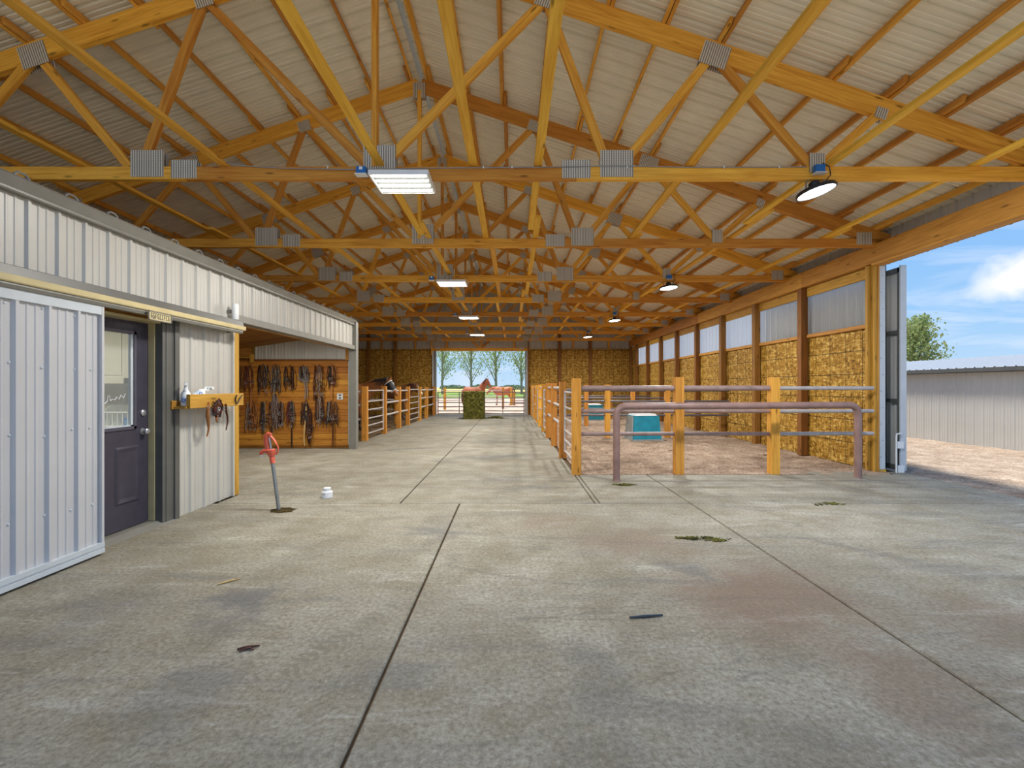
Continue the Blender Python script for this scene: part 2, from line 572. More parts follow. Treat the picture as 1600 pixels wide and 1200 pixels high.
M['rope_grey'] = plain('grey_rope', sr(128, 120, 114), 0.8, var=0.25, scale=60)
M['buckle'] = plain('steel_buckle', sr(196, 196, 200), 0.3, metal=0.7, var=0.1)
M['bark'] = plain('bark', sr(160, 150, 132), 0.9, var=0.3, scale=8, bump=0.5)
M['leaf_a'] = leaf_mat('poplar_leaf', sr(142, 166, 76), sr(196, 204, 128))
M['leaf_b'] = leaf_mat('tree_leaf', sr(112, 136, 74), sr(176, 184, 118))
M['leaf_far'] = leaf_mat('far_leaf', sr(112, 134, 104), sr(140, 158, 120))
M['cabinet'] = plain('cabinet_paint', sr(214, 208, 190), 0.5, var=0.05)
M['tile'] = plain('grey_tile', sr(128, 120, 104), 0.5, var=0.15, scale=4)
M['plaster'] = plain('room_plaster', sr(196, 186, 160), 0.8, var=0.05)
M['cable'] = plain('grey_cable', sr(150, 148, 146), 0.6)
M['horn'] = plain('hoof', sr(60, 50, 42), 0.6)


# ------------------------------------------------------------------ mesh helpers
class MB:
    def __init__(self):
        self.v = []
        self.f = []

    def add(self, vs, fs):
        o = len(self.v)
        self.v += [tuple(p) for p in vs]
        self.f += [tuple(i + o for i in f) for f in fs]
        return self

    def box(self, lo, hi):
        x0, y0, z0 = lo
        x1, y1, z1 = hi
        self.add([(x0, y0, z0), (x1, y0, z0), (x1, y1, z0), (x0, y1, z0), (x0, y0, z1), (x1, y0, z1), (x1, y1, z1), (x0, y1, z1)],
                 [(0, 3, 2, 1), (4, 5, 6, 7), (0, 1, 5, 4), (1, 2, 6, 5), (2, 3, 7, 6), (3, 0, 4, 7)])
        return self

    def cbox(self, c, s):
        return self.box([a - b / 2 for a, b in zip(c, s)], [a + b / 2 for a, b in zip(c, s)])

    def bbox(self, lo, hi, b=0.006):
        """box with chamfered long edges"""
        x0, y0, z0 = lo
        x1, y1, z1 = hi
        prof = [(x0 + b, y0), (x1 - b, y0), (x1, y0 + b), (x1, y1 - b), (x1 - b, y1), (x0 + b, y1), (x0, y1 - b), (x0, y0 + b)]
        n = len(prof)
        vs = []
        for (z, s) in ((z0, 0), (z1 - b, 0), (z1, 1)):
            cx, cy = (x0 + x1) / 2, (y0 + y1) / 2
            for (x, y) in prof:
                if s:
                    x += b * (1 if x < cx else -1)
                    y += b * (1 if y < cy else -1)
                vs.append((x, y, z))
        fs = [tuple(range(n - 1, -1, -1)), tuple(range(2 * n, 3 * n))]
        for r in range(2):
            for k in range(n):
                fs.append((r * n + k, r * n + (k + 1) % n, (r + 1) * n + (k + 1) % n, (r + 1) * n + k))
        return self.add(vs, fs)

    def tube(self, path, r, seg=8, closed=False, flat=1.0, cap=True):
        pts = [Vector(p) for p in path]
        n = len(pts)
        rad = r if isinstance(r, (list, tuple)) else [r] * n
        tang = []
        for i in range(n):
            a = pts[(i - 1) % n] if (closed or i > 0) else pts[i]
            c = pts[(i + 1) % n] if (closed or i < n - 1) else pts[i]
            d = (c - a)
            tang.append(d.normalized() if d.length > 1e-9 else Vector((0, 0, 1)))
        up = Vector((0, 0, 1)) if abs(tang[0].z) < 0.9 else Vector((0, 1, 0))
        u = tang[0].cross(up).normalized()
        vs = []
        for i in range(n):
            tg = tang[i]
            u = (u - tg * u.dot(tg))
            u = u.normalized() if u.length > 1e-6 else tg.orthogonal().normalized()
            w = tg.cross(u)
            for k in range(seg):
                a = 2 * PI * k / seg
                vs.append(pts[i] + (u * math.cos(a) + w * math.sin(a) * flat) * rad[i])
        fs = []
        for i in range(n if closed else n - 1):
            j = (i + 1) % n
            for k in range(seg):
                fs.append((i * seg + k, i * seg + (k + 1) % seg, j * seg + (k + 1) % seg, j * seg + k))
        if cap and not closed:
            fs.append(tuple(range(seg - 1, -1, -1)))
            fs.append(tuple((n - 1) * seg + k for k in range(seg)))
        return self.add(vs, fs)

    def lathe(self, prof, seg=20, c=(0, 0, 0)):
        """profile of (radius, z) about a vertical axis"""
        vs, fs = [], []
        for (r, z) in prof:
            for k in range(seg):
                a = 2 * PI * k / seg
                vs.append((c[0] + r * math.cos(a), c[1] + r * math.sin(a), c[2] + z))
        for i in range(len(prof) - 1):
            for k in range(seg):
                fs.append((i * seg + k, i * seg + (k + 1) % seg, (i + 1) * seg + (k + 1) % seg, (i + 1) * seg + k))
        fs.append(tuple(range(seg - 1, -1, -1)))
        fs.append(tuple((len(prof) - 1) * seg + k for k in range(seg)))
        return self.add(vs, fs)

    def mesh(self, name, mat, smooth=False):
        me = bpy.data.meshes.new(name)
        me.from_pydata(self.v, [], self.f)
        me.materials.append(mat)
        if smooth:
            me.polygons.foreach_set('use_smooth', [True] * len(me.polygons))
            try:
                me.set_sharp_from_angle(angle=R(40))
            except Exception:
                pass
        me.update()
        return me

    def build(self, name, mat, parent=None, smooth=False):
        return obj(name, self.mesh(name, mat, smooth), parent)


def obj(name, me, parent=None, mw=None):
    o = bpy.data.objects.new(name, me)
    COL.objects.link(o)
    if parent:
        o.parent = parent
    if mw is not None:
        o.matrix_local = mw
    return o


def tag(o, label=None, cat=None, group=None, kind=None):
    if label:
        o['label'] = label
    if cat:
        o['category'] = cat
    if group:
        o['group'] = group
    if kind:
        o['kind'] = kind
    return o


def thing(name, label, cat, loc=(0, 0, 0), rz=0.0, group=None):
    o = bpy.data.objects.new(name, None)
    o.empty_display_size = 0.1
    COL.objects.link(o)
    o.location = loc
    o.rotation_euler = (0, 0, rz)
    return tag(o, label, cat, group)


def struct(name, label=None):
    o = bpy.data.objects.new(name, None)
    o.empty_display_size = 0.1
    COL.objects.link(o)
    tag(o, label, None, None, 'structure')
    return o


def copy_tree(o, parent=None):
    c = o.copy()
    COL.objects.link(c)
    c.parent = parent
    for ch in list(o.children):
        copy_tree(ch, c)
    return c


_cache = {}


def board(name, p0, p1, w, h, mat, parent=None, up=(0, 0, 1), roll=0.0):
    """timber whose local X runs from p0 to p1; w across, h along 'up'"""
    a, b = Vector(p0), Vector(p1)
    L = (b - a).length
    key = (round(L, 3), round(w, 4), round(h, 4), mat.name)
    if key not in _cache:
        c = min(0.005, w * 0.12, h * 0.12)
        m = MB()
        # chamfered section in local YZ, extruded along X
        y0, y1, z0, z1 = -w / 2, w / 2, -h / 2, h / 2
        pr = [(y0 + c, z0), (y1 - c, z0), (y1, z0 + c), (y1, z1 - c), (y1 - c, z1), (y0 + c, z1), (y0, z1 - c), (y0, z0 + c)]
        vs = [(0, y, z) for y, z in pr] + [(L, y, z) for y, z in pr]
        fs = [tuple(range(7, -1, -1)), tuple(range(8, 16))] + [(k, (k + 1) % 8, 8 + (k + 1) % 8, 8 + k) for k in range(8)]
        m.add(vs, fs)
        _cache[key] = m.mesh(name, mat)
    x = (b - a).normalized()
    upv = Vector(up)
    if abs(x.dot(upv)) > 0.98:
        upv = Vector((0, 1, 0))
    y = upv.cross(x).normalized()
    z = x.cross(y)
    mw = Matrix(((x.x, y.x, z.x, a.x), (x.y, y.y, z.y, a.y), (x.z, y.z, z.z, a.z), (0, 0, 0, 1)))
    if parent is not None:
        mw = parent.matrix_basis.inverted() @ mw if parent.parent is None else mw
    return obj(name, _cache[key], parent, mw)


def rail_mesh(p0, p1, r, seg=10):
    return MB().tube([p0, p1], r, seg)


def sheet(width, z0, z1, mat, name='siding_panel', top=None, pitch=0.2285, rib=0.019, minor=True):
    """ribbed metal sheet: local X along the wall, ribs stand out towards local -Y"""
    key = ('sheet', round(width, 3), round(z0, 3), round(z1, 3), mat.name, pitch, rib) if top is None else None
    if key and key in _cache:
        return _cache[key]
    prof = []
    n = max(1, int(round(width / pitch)))
    p = width / n
    for k in range(n):
        s = k * p
        q = [(s, 0), (s + 0.014, rib), (s + 0.036, rib), (s + 0.05, 0)]
        if minor:
            for f in (0.47, 0.74):
                c = s + p * f
                q += [(c - 0.013, 0), (c - 0.006, 0.005), (c + 0.006, 0.005), (c + 0.013, 0)]
        prof += q
    prof.append((width, 0))
    m = MB()
    vs = []
    for (s, d) in prof:
        vs.append((s, -d, z0))
        vs.append((s, -d, z1 if top is None else top(s)))
    fs = [(2 * k, 2 * k + 2, 2 * k + 3, 2 * k + 1) for k in range(len(prof) - 1)]
    m.add(vs, fs)
    me = m.mesh(name, mat)
    if key:
        _cache[key] = me
    return me


def place(me, name, parent, loc, rz):
    o = obj(name, me, parent)
    o.location = loc
    o.rotation_euler = (0, 0, rz)
    return o

# ================================================================== LARGE STRUCTURE
RX = -1.5                  # ridge
HALF = 7.6                 # half span
XR = 6.06                  # inside face of right wall
YE = 23.3                  # far gable wall
Y0 = 1.3                  # barn cut open here, out of view, to let daylight in
TRUSS_Y = [2.61, 5.05, 7.49, 9.93, 12.37, 14.81, 17.25, 19.69, 22.6]
SLOPE = 1 / 3.0

# ---- ground outside
g = MB()
g.add([(-400, 23.4, -0.06), (400, 23.4, -0.06), (400, 900, -0.06), (-400, 900, -0.06)], [(0, 1, 2, 3)])
tag(g.build('ground_field', M['field']), None, None, None, 'structure')


def bumpy(name, x0, x1, y0, y1, step, amp, z, mat, seed):
    rng = np.random.RandomState(seed)
    nx, ny = max(2, int((x1 - x0) / step)), max(2, int((y1 - y0) / step))
    h = rng.rand(ny + 1, nx + 1)
    for _ in range(2):
        h = (h + np.roll(h, 1, 0) + np.roll(h, 1, 1) + np.roll(h, -1, 0) + np.roll(h, -1, 1)) / 5
    h = (h - h.mean()) / (h.std() + 1e-6)
    h[0, :] = h[-1, :] = 0
    h[:, 0] = h[:, -1] = 0
    m = MB()
    vs = [(x0 + (x1 - x0) * i / nx, y0 + (y1 - y0) * j / ny, z + amp * float(h[j, i])) for j in range(ny + 1) for i in range(nx + 1)]
    fs = [(j * (nx + 1) + i, j * (nx + 1) + i + 1, (j + 1) * (nx + 1) + i + 1, (j + 1) * (nx + 1) + i) for j in range(ny) for i in range(nx)]
    m.add(vs, fs)
    o = m.build(name, mat, None, True)
    return tag(o, None, None, None, 'structure')


bumpy('ground_gravel', 6.40, 60, -14, 7.4, 0.22, 0.007, -0.03, M['gravel'], 1)
bumpy('ground_gravel', 6.16, 60, 7.4, 40, 0.30, 0.007, -0.035, M['gravel'], 2)
bumpy('ground_gravel', -30, 6.40, -30, Y0 - 4.2, 0.6, 0.007, -0.04, M['gravel'], 3)
bumpy('ground_dirt', 1.06, XR + 0.05, 7.36, YE, 0.07, 0.011, 0.0, M['dirt'], 4)
bumpy('ground_dirt', -9.1, -3.90, 10.62, YE, 0.09, 0.012, 0.0, M['straw_dirt'], 5)

# ---- concrete floor: slabs with open joints between them
floor = struct('floor')
f = MB().box((-9.1, Y0 - 4.2, -0.12), (6.42, YE, -0.022))
f.build('joint_bed', M['joint'], floor)
G = 0.008
slabs = [(-3.62, -0.63, Y0 - 4.2, 5.54), (-0.63, 2.15, Y0 - 4.2, 5.54), (2.15, 4.83, Y0 - 4.2, 5.54), (4.83, 6.42, Y0 - 4.2, 5.54),
         (-3.56, -1.35, 5.54, YE + 0.4), (-1.35, 1.0, 5.54, YE + 0.4), (1.06, 2.15, 5.54, 7.36), (2.15, 4.83, 5.54, 7.36), (4.83, 6.42, 5.54, 7.6),
         (1.0, 1.06, 5.54, 7.36), (-9.1, -3.56, 5.98, 10.6), (-3.9, -3.56, 10.6, YE + 0.4)]
for (x0, x1, y0, y1) in slabs:
    m = MB()
    b = 0.007
    m.bbox((x0 + G, y0 + G, -0.1), (x1 - G, y1 - G, 0.0), b)
    m.build('slab', M['concrete'], floor)

# ---- roof: ribbed sheets, purlins, ridge cap, lateral braces
ceiling = struct('ceiling')
LSL = math.hypot(7.85, 7.85 * SLOPE)


def roof_sheet_mesh(width):
    """local X down the slope, local Y along the barn"""
    pr = []
    p = 0.2285
    for k in range(4):
        s = k * p
        pr += [(s, 0), (s + 0.012, 0.03), (s + 0.042, 0.03), (s + 0.054, 0)]
        for fr in (0.47, 0.74):
            c = s + p * fr
            pr += [(c - 0.015, 0), (c - 0.007, 0.010), (c + 0.007, 0.010), (c + 0.015, 0)]
    pr.append((width, 0))
    m = MB()
    vs = []
    for (s, d) in pr:
        vs += [(0, s, d), (LSL, s, d)]
    m.add(vs, [(2 * k, 2 * k + 1, 2 * k + 3, 2 * k + 2) for k in range(len(pr) - 1)])
    return m.mesh('roof_panel', M['roof'])


rs = roof_sheet_mesh(0.914)
ZR = 6.50
ny = int((YE + 0.5 - Y0) / 0.914) + 1
for side in (1, -1):
    ang = math.atan(SLOPE)
    for k in range(ny):
        o = obj('roof_panel', rs, ceiling)
        o.location = (RX + side * 0.03, Y0 + k * 0.914 + (0 if side == 1 else 0.914), ZR)
        o.rotation_euler = Euler((0, ang, 0)) if side == 1 else (Matrix.Rotation(PI, 4, 'Z') @ Matrix.Rotation(ang, 4, 'Y')).to_euler()
m = MB()
for s in (1, -1):
    m.add([(RX, Y0, ZR + 0.05), (RX + s * 0.2, Y0, ZR - 0.015), (RX + s * 0.2, YE + 0.5, ZR - 0.015), (RX, YE + 0.5, ZR + 0.05)], [(0, 1, 2, 3)])
m.build('ridge_cap', M['trimwhite'], ceiling)

spans = [Y0] + TRUSS_Y + [YE]
for side in (1, -1):
    for k in range(13):
        u = 0.16 + k * 0.605
        for bi in range(len(spans) - 1):
            off = (0.023 if bi % 2 else -0.023)
            a, b = spans[bi] - (0.28 if bi else 0), spans[bi + 1] + (0.28 if bi < len(spans) - 2 else 0)
            x = RX + side * (u + off)
            z = 6.405 - SLOPE * (u + off) + 0.045
            board('purlin', (x, a, z), (x, b, z), 0.04, 0.09, M['purlin'], ceiling, up=(side * 0.316, 0, 0.949))
for n_, x in enumerate((-6.2, -4.65, -3.1, -1.39, -0.38, 0.33, 1.98, 3.5, 5.1)):
    y = 1.6 + (n_ * 0.73) % 1.7
    k = 0
    while y < 22.6:
        b = min(y + 4.95, 22.75)
        off = 0.045 if k % 2 else -0.045
        board('lateral_brace', (x + off, y - 0.25, 3.823), (x + off, b + 0.25, 3.823), 0.088, 0.04, M['brace'], ceiling)
        y = b
        k += 1

# ---- right wall
wall_right = struct('wall_right')
board('header_beam', (5.96, Y0, 3.575), (5.96, 5.1, 3.575), 0.13, 0.31, M['beam'], wall_right)
board('header_beam', (5.96, 5.104, 3.575), (5.96, 9.38, 3.575), 0.13, 0.31, M['beam'], wall_right)
board('header_beam', (5.96, 9.384, 3.575), (5.96, 14.6, 3.575), 0.13, 0.31, M['beam'], wall_right)
board('header_beam', (5.96, 14.604, 3.575), (5.96, YE, 3.575), 0.13, 0.31, M['beam'], wall_right)
board('header_trim', (5.98, Y0, 3.402), (5.98, 7.55, 3.402), 0.19, 0.036, M['beam'], wall_right)
POST_Y = [7.67 + 1.8 * k for k in range(9)]
for k, y in enumerate(POST_Y):
    if k:
        board('wall_post', (5.97, y, 0), (5.97, y, 3.42), 0.14, 0.14, M['post'], wall_right)
board('wall_post', (5.98, YE - 0.1, 0), (5.98, YE - 0.1, 3.42), 0.14, 0.14, M['post'], wall_right)
for y in TRUSS_Y:
    board('stub_post', (6.0, y + 0.09, 3.73), (6.0, y + 0.09, 4.0), 0.1, 0.11, M['post'], wall_right)
edges = POST_Y + [YE]
for k in range(len(edges) - 1):
    a, b = edges[k], edges[k + 1]
    w = b - a
    board('girt', (6.03, a, 3.32), (6.03, b, 3.32), 0.04, 0.18, M['trimwood'], wall_right)
    board('girt', (6.03, a, 2.43), (6.03, b, 2.43), 0.04, 0.07, M['beam'], wall_right)
    me = sheet(w, 2.36, 3.36, M['trans'], 'translucent_panel')
    if k < len(edges) - 2:
        place(me, 'translucent_panel', wall_right, (6.09, a, 0), R(90))
    p = MB().box((0, 0, 0.0), (w, 0.014, 2.44 if k < len(edges) - 2 else 3.3)).mesh('strand_board_panel', M['osb'])
    place(p, 'strand_board_panel', wall_right, (XR + 0.014, a, 0), R(90))
y = Y0
while y < YE:
    w = min(0.914, YE - y)
    place(sheet(w, 3.40, 4.02, M['siding']), 'siding_panel', wall_right, (6.13, y, 0), R(90))
    if y > 7.6:
        place(sheet(w, -0.02, 2.40, M['siding']), 'siding_panel', wall_right, (6.13, y, 0), R(90))
    y += w
# door jamb of the big side opening
trim_1 = struct('trim_1')
board('jamb_board', (5.915, 7.66, 0), (5.915, 7.66, 3.40), 0.05, 0.06, M['trimwood'], trim_1)
board('jamb_board', (5.962, 7.60, 0), (5.962, 7.60, 3.40), 0.038, 0.10, M['trimwood'], trim_1)
board('jamb_board', (6.0, 7.62, 0), (6.0, 7.62, 3.40), 0.035, 0.16, M['beam'], trim_1)
m = MB()
m.box((6.02, 7.56, 0.05), (6.14, 7.575, 3.40))
m.box((6.125, 7.56, 0.05), (6.14, 7.95, 3.40))
m.build('jamb_flashing', M['trimwhite'], trim_1)
m = MB()
for k in range(12):
    m.lathe([(0.006, 0), (0.006, 0.004), (0.003, 0.006)], 8, (0, 0, 0))
    n8 = 8 * 3
    zz = 0.25 + k * 0.27
    for i in range(len(m.v) - n8, len(m.v)):
        x_, y_, z_ = m.v[i]
        m.v[i] = (6.055 + (0.03 if k % 2 else 0) + x_, 7.56 - z_, zz + y_)
m.build('screw_heads', M['trimdark'], trim_1)
MB().box((6.02, 7.56, 0.0), (6.14, 7.60, 0.05)).build('jamb_foot', M['trimwood'], trim_1)

# ---- far gable wall
wall_back = struct('wall_back')
DX0, DX1, DZ = -3.85, 0.68, 3.21
yb = YE
x = -9.1
while x < 6.1:
    w = min(0.914, 6.1 - x)

    def topf(s, x=x, w=w):
        xx = x + w - s
        return 6.47 - SLOPE * abs(xx - RX)
    z0 = 3.25 if (x + w > DX0 and x < DX1) else -0.02
    place(sheet(w, z0, 6, M['siding'], top=topf), 'siding_panel', wall_back, (x + w, yb + 0.12, 0), R(180))
    x += w
for (a, b) in ((-9.1, -7.32), (-7.18, -5.97), (-5.83, -4.02), (0.78, 2.33), (2.47, 3.88), (4.02, 5.93)):
    w = b - a
    p = MB().box((0, -0.007, 0.0), (w, 0.007, 3.33)).mesh('strand_board_panel', M['osb'])
    place(p, 'strand_board_panel', wall_back, (a, yb + 0.03, 0), 0)
for x in (-7.25, -5.9, 2.4, 3.95):
    board('wall_post', (x, yb, 0), (x, yb, 4.3), 0.14, 0.14, M['post'], wall_back)
for x in (-6.6, -4.9, 1.6, 3.1, 4.9):
    board('wall_stud', (x, yb + 0.05, 3.3), (x, yb + 0.05, 3.75), 0.09, 0.05, M['truss'], wall_back)
for x in (-3.3, -1.55, 0.1):
    board('wall_stud', (x, yb + 0.02, 3.36), (x, yb + 0.02, 3.7), 0.09, 0.1, M['truss'], wall_back)
board('door_header', (DX0 - 0.2, yb, 3.29), (DX1 + 0.2, yb, 3.29), 0.1, 0.16, M['truss'], wall_back)
for s in (-1, 1):
    board('knee_brace', (-1.58 + s * 0.05, yb - 0.06, 3.38), (-1.58 + s * 0.42, yb - 0.06, 3.68), 0.04, 0.09, M['truss'], wall_back)
for (x, z) in ((DX0 + 0.12, 3.36), (DX1 - 0.2, 3.36)):
    p = MB().box((x - 0.11, yb - 0.06, z - 0.07), (x + 0.11, yb - 0.052, z + 0.07)).build('connector_plate', M['plate'], wall_back)
for (a, b, mt) in ((DX0 - 0.17, DX0 - 0.10, 'trimwhite'), (DX0 - 0.10, DX0 + 0.02, 'trimgrey'), (DX1 - 0.02, DX1 + 0.05, 'trimgrey'), (DX1 + 0.05, DX1 + 0.10, 'trimwhite')):
    MB().box((a, yb - 0.08, 0), (b, yb + 0.14, 3.21)).build('jamb_flashing', M[mt], wall_back)
board('jamb_board', (DX0 - 0.19, yb - 0.1, 3.0), (DX0 - 0.19, yb - 0.1, 3.9), 0.06, 0.1, M['truss'], wall_back)
board('jamb_board', (DX1 + 0.14, yb - 0.1, 0), (DX1 + 0.14, yb - 0.1, 3.9), 0.06, 0.1, M['post'], wall_back)

# ---- outer left wall (behind the tack rooms and stalls)
wall_outer = struct('wall_outer')
y = Y0
while y < YE:
    w = min(0.914, YE - y)
    place(sheet(w, -0.02, 3.98, M['siding']), 'siding_panel', wall_outer, (-9.1, y, 0), R(90))
    y += w

# ---- left wall: front of the enclosed room, ribbed sheet with a gutter-like cap
wall_left = struct('wall_left')
XL = -3.60
DY0, DY1 = 3.77, 4.70       # man door opening
ZT = 2.80
y = -1.4
while y < 10.42:
    w = 0.914
    b = y + w
    if b > 10.42:
        w = 10.42 - y
    z0 = 2.20 if y < 5.9 else 2.32
    place(sheet(w, z0, ZT, M['siding']), 'siding_panel', wall_left, (XL, y, 0), R(90))
    y += w
for (a, b) in ((-1.4, -0.486), (-0.486, 0.428), (0.428, 1.342), (1.342, 2.256), (2.256, 3.17), (3.17, DY0 - 0.08), (DY1 + 0.2, 5.36), (5.36, 5.90)):
    place(sheet(b - a, 0.0, 2.25, M['siding']), 'siding_panel', wall_left, (XL, a, 0), R(90))
# cap along the top
pr = [(-3.66, 2.79), (-3.545, 2.79), (-3.54, 2.80), (-3.54, 2.815), (-3.555, 2.83), (-3.53, 2.90), (-3.56, 2.925), (-3.66, 2.93)]
m = MB()
vs = [(x_, -1.4, z_) for x_, z_ in pr] + [(x_, 10.5, z_) for x_, z_ in pr]
n = len(pr)
m.add(vs, [(k, n + k, n + (k + 1) % n, (k + 1) % n) for k in range(n)] + [tuple(range(n)), tuple(range(2 * n - 1, n - 1, -1))])
m.build('wall_cap', M['trimgrey'], wall_left)
for k in range(22):
    y = 2.2 + k * 0.38
    MB().tube([(-3.56, y - 0.05, 2.925), (-3.56, y - 0.02, 2.95), (-3.56, y + 0.03, 2.95), (-3.56, y + 0.06, 2.925)], 0.009, 6).build('cap_clip', M['galv'], wall_left)
# header over the tack opening
MB().box((-3.70, 5.95, 2.24), (-3.53, 10.42, 2.33)).build('header_flashing', M['trimgrey'], wall_left)
board('header_plate', (-3.74, 5.95, 2.30), (-3.74, 10.4, 2.30), 0.06, 0.12, M['beam'], wall_left)
# end post at the opening and steel column at the far side
board('end_stud', (-3.615, 5.975, 0), (-3.615, 5.975, 2.26), 0.09, 0.11, M['trimwood'], wall_left)
m = MB()
m.box((-3.68, 10.38, 0), (-3.53, 10.52, 2.87))
m.box((-3.53, 10.38, 0), (-3.515, 10.54, 2.87))
m.build('steel_column', M['trimgrey'], wall_left)
MB().box((-3.60, 5.895, 0.0), (-3.565, 5.925, 2.24)).build('corner_flashing', M['siding'], wall_left)
# door casing
m = MB()
m.box((-3.70, DY1, 0), (-3.565, DY1 + 0.045, 2.10))
m.box((-3.64, DY1 + 0.045, 0), (-3.56, DY1 + 0.15, 2.10))
m.box((-3.60, DY1 + 0.15, 0), (-3.545, DY1 + 0.215, 2.10))
m.box((-3.60, DY0 - 0.1, 0), (-3.56, DY0, 2.10))
m.build('door_casing', M['trimdark'], wall_left)
MB().box((-3.72, DY1 - 0.012, 0.04), (-3.64, DY1 + 0.004, 2.07)).build('weather_strip', M['trimbeige'], wall_left)
m = MB()
m.box((-3.72, DY0 - 0.1, 2.045), (-3.585, DY1 + 0.05, 2.07))
m.build('door_head', M['trimbeige'], wall_left)
MB().box((-3.72, DY0 - 0.1, 2.07), (-3.62, DY1 + 0.2, 2.22)).build('door_head_board', M['beam'], wall_left)
# threshold
m = MB()
m.add([(-3.78, DY0 - 0.1, 0.035), (-3.62, DY0 - 0.1, 0.035), (-3.535, DY0 - 0.1, 0.0), (-3.78, DY0 - 0.1, 0.0),
       (-3.78, DY1 + 0.17, 0.035), (-3.62, DY1 + 0.17, 0.035), (-3.535, DY1 + 0.17, 0.0), (-3.78, DY1 + 0.17, 0.0)],
      [(0, 1, 5, 4), (1, 2, 6, 5), (0, 3, 2, 1), (4, 5, 6, 7), (0, 4, 7, 3)])
m.build('threshold', M['trimgrey'], wall_left)

# ---- man door
door_1 = struct('door_1')
DX = -3.70
m = MB()
# slab with a hole for the half light
yA, yB = DY0 + 0.005, DY1 - 0.015
zA, zB = 0.045, 2.04
wy0, wy1, wz0, wz1 = yA + 0.13, yB - 0.16, 0.99, 1.94
for (a, b, c, d) in ((yA, yB, zA, wz0), (yA, yB, wz1, zB), (yA, wy0, wz0, wz1), (wy1, yB, wz0, wz1)):
    m.box((DX - 0.045, a, c), (DX, b, d))
m.build('door_slab', M['door'], door_1)
m = MB()
t_ = 0.028
for (a, b, c, d) in ((wy0, wy1, wz0, wz0 + t_), (wy0, wy1, wz1 - t_, wz1), (wy0, wy0 + t_, wz0, wz1), (wy1 - t_, wy1, wz0, wz1)):
    m.box((DX - 0.03, a, c), (DX + 0.014, b, d))
m.build('window_frame', M['doordark'], door_1)
m = MB()
for (a, b, c, d) in ((wy0 + t_, wy1 - t_, wz0 + t_, wz0 + t_ + 0.012), (wy1 - t_ - 0.03, wy1 - t_, wz0 + t_, wz1 - t_)):
    m.box((DX - 0.02, a, c), (DX + 0.004, b, d))
m.build('window_bead', M['trimwhite'], door_1)
MB().box((DX - 0.018, wy0 + t_, wz0 + t_), (DX - 0.012, wy1 - t_, wz1 - t_)).build('window_pane', M['glass'], door_1)
pw = (yB - yA - 0.36) / 2
for k in range(2):
    a = yA + 0.12 + k * (pw + 0.12)
    m = MB()
    z0, z1 = 0.28, 0.83
    o1, o2 = 0.02, 0.055
    ring = [(a, z0), (a + pw, z0), (a + pw, z1), (a, z1)]
    r2 = [(a + o1, z0 + o1), (a + pw - o1, z0 + o1), (a + pw - o1, z1 - o1), (a + o1, z1 - o1)]
    r3 = [(a + o2, z0 + o2), (a + pw - o2, z0 + o2), (a + pw - o2, z1 - o2), (a + o2, z1 - o2)]
    vs = [(DX + 0.001, p, q) for p, q in ring] + [(DX + 0.012, p, q) for p, q in r2] + [(DX + 0.003, p, q) for p, q in r3]
    fs = [(k2, (k2 + 1) % 4, 4 + (k2 + 1) % 4, 4 + k2) for k2 in range(4)] + [(4 + k2, 4 + (k2 + 1) % 4, 8 + (k2 + 1) % 4, 8 + k2) for k2 in range(4)] + [(8, 9, 10, 11)]
    m.add(vs, fs)
    m.build('door_panel', M['door'], door_1)


def knob_mesh(z, big):
    m = MB()
    pr = [(0.033, 0), (0.033, 0.006), (0.014, 0.010), (0.013, 0.028), (0.028, 0.036), (0.03, 0.052), (0.02, 0.062)] if big else [(0.031, 0), (0.031, 0.012), (0.024, 0.018), (0.012, 0.02)]
    m.lathe(pr, 18)
    m.v = [(DX + zz, yB - 0.07 + xx, z + yy) for xx, yy, zz in m.v]
    return m


knob_mesh(0.955, True).build('door_knob', M['buckle'], door_1, True)
knob_mesh(1.14, False).build('deadbolt', M['buckle'], door_1, True)
m = MB()
for k in range(26):
    y_ = yA + 0.16 + 0.022 * k
    pass
# a looping white script decal on the glass (illegible in the photograph)
pts = []
for k in range(60):
    s = k / 59
    pts.append((DX - 0.009, yB - 0.62 + 0.36 * s, 1.22 + 0.10 * s + 0.018 * math.sin(s * 46) * (0.6 + 0.4 * math.sin(s * 9)) + (0.05 if 0.45 < s < 0.52 else 0)))
MB().tube(pts, 0.003, 5).build('window_decal', M['white'], door_1)

# ---- room behind the man door (seen through its glass)
room = struct('wall_room')
MB().box((-7.6, -1.4, 2.42), (-3.72, 5.9, 2.46)).build('room_ceiling', M['plaster'], room)
MB().box((-7.6, 5.86, 0), (-3.66, 5.9, 2.42)).build('room_partition', M['plaster'], room)
MB().box((-4.9, 5.845, 0.93), (-3.8, 5.86, 1.44)).build('backsplash', M['tile'], room)
MB().box((-7.64, -1.4, 0), (-7.6, 5.9, 2.42)).build('room_partition', M['plaster'], room)
MB().box((-7.6, -1.44, 0), (-3.72, -1.4, 2.42)).build('room_partition', M['plaster'], room)
MB().box((-7.6, -1.4, -0.02), (-3.72, 5.86, 0.0)).build('room_floor', M['tile'], room)
m = MB()
for (a, b) in ((-1.4, DY0 - 0.11), (DY1 + 0.16, 5.86)):
    m.box((-3.76, a, 0), (-3.70, b, 2.42))
m.box((-3.76, DY0 - 0.11, 2.22), (-3.70, DY1 + 0.16, 2.42))
m.build('room_lining', M['plaster'], room)

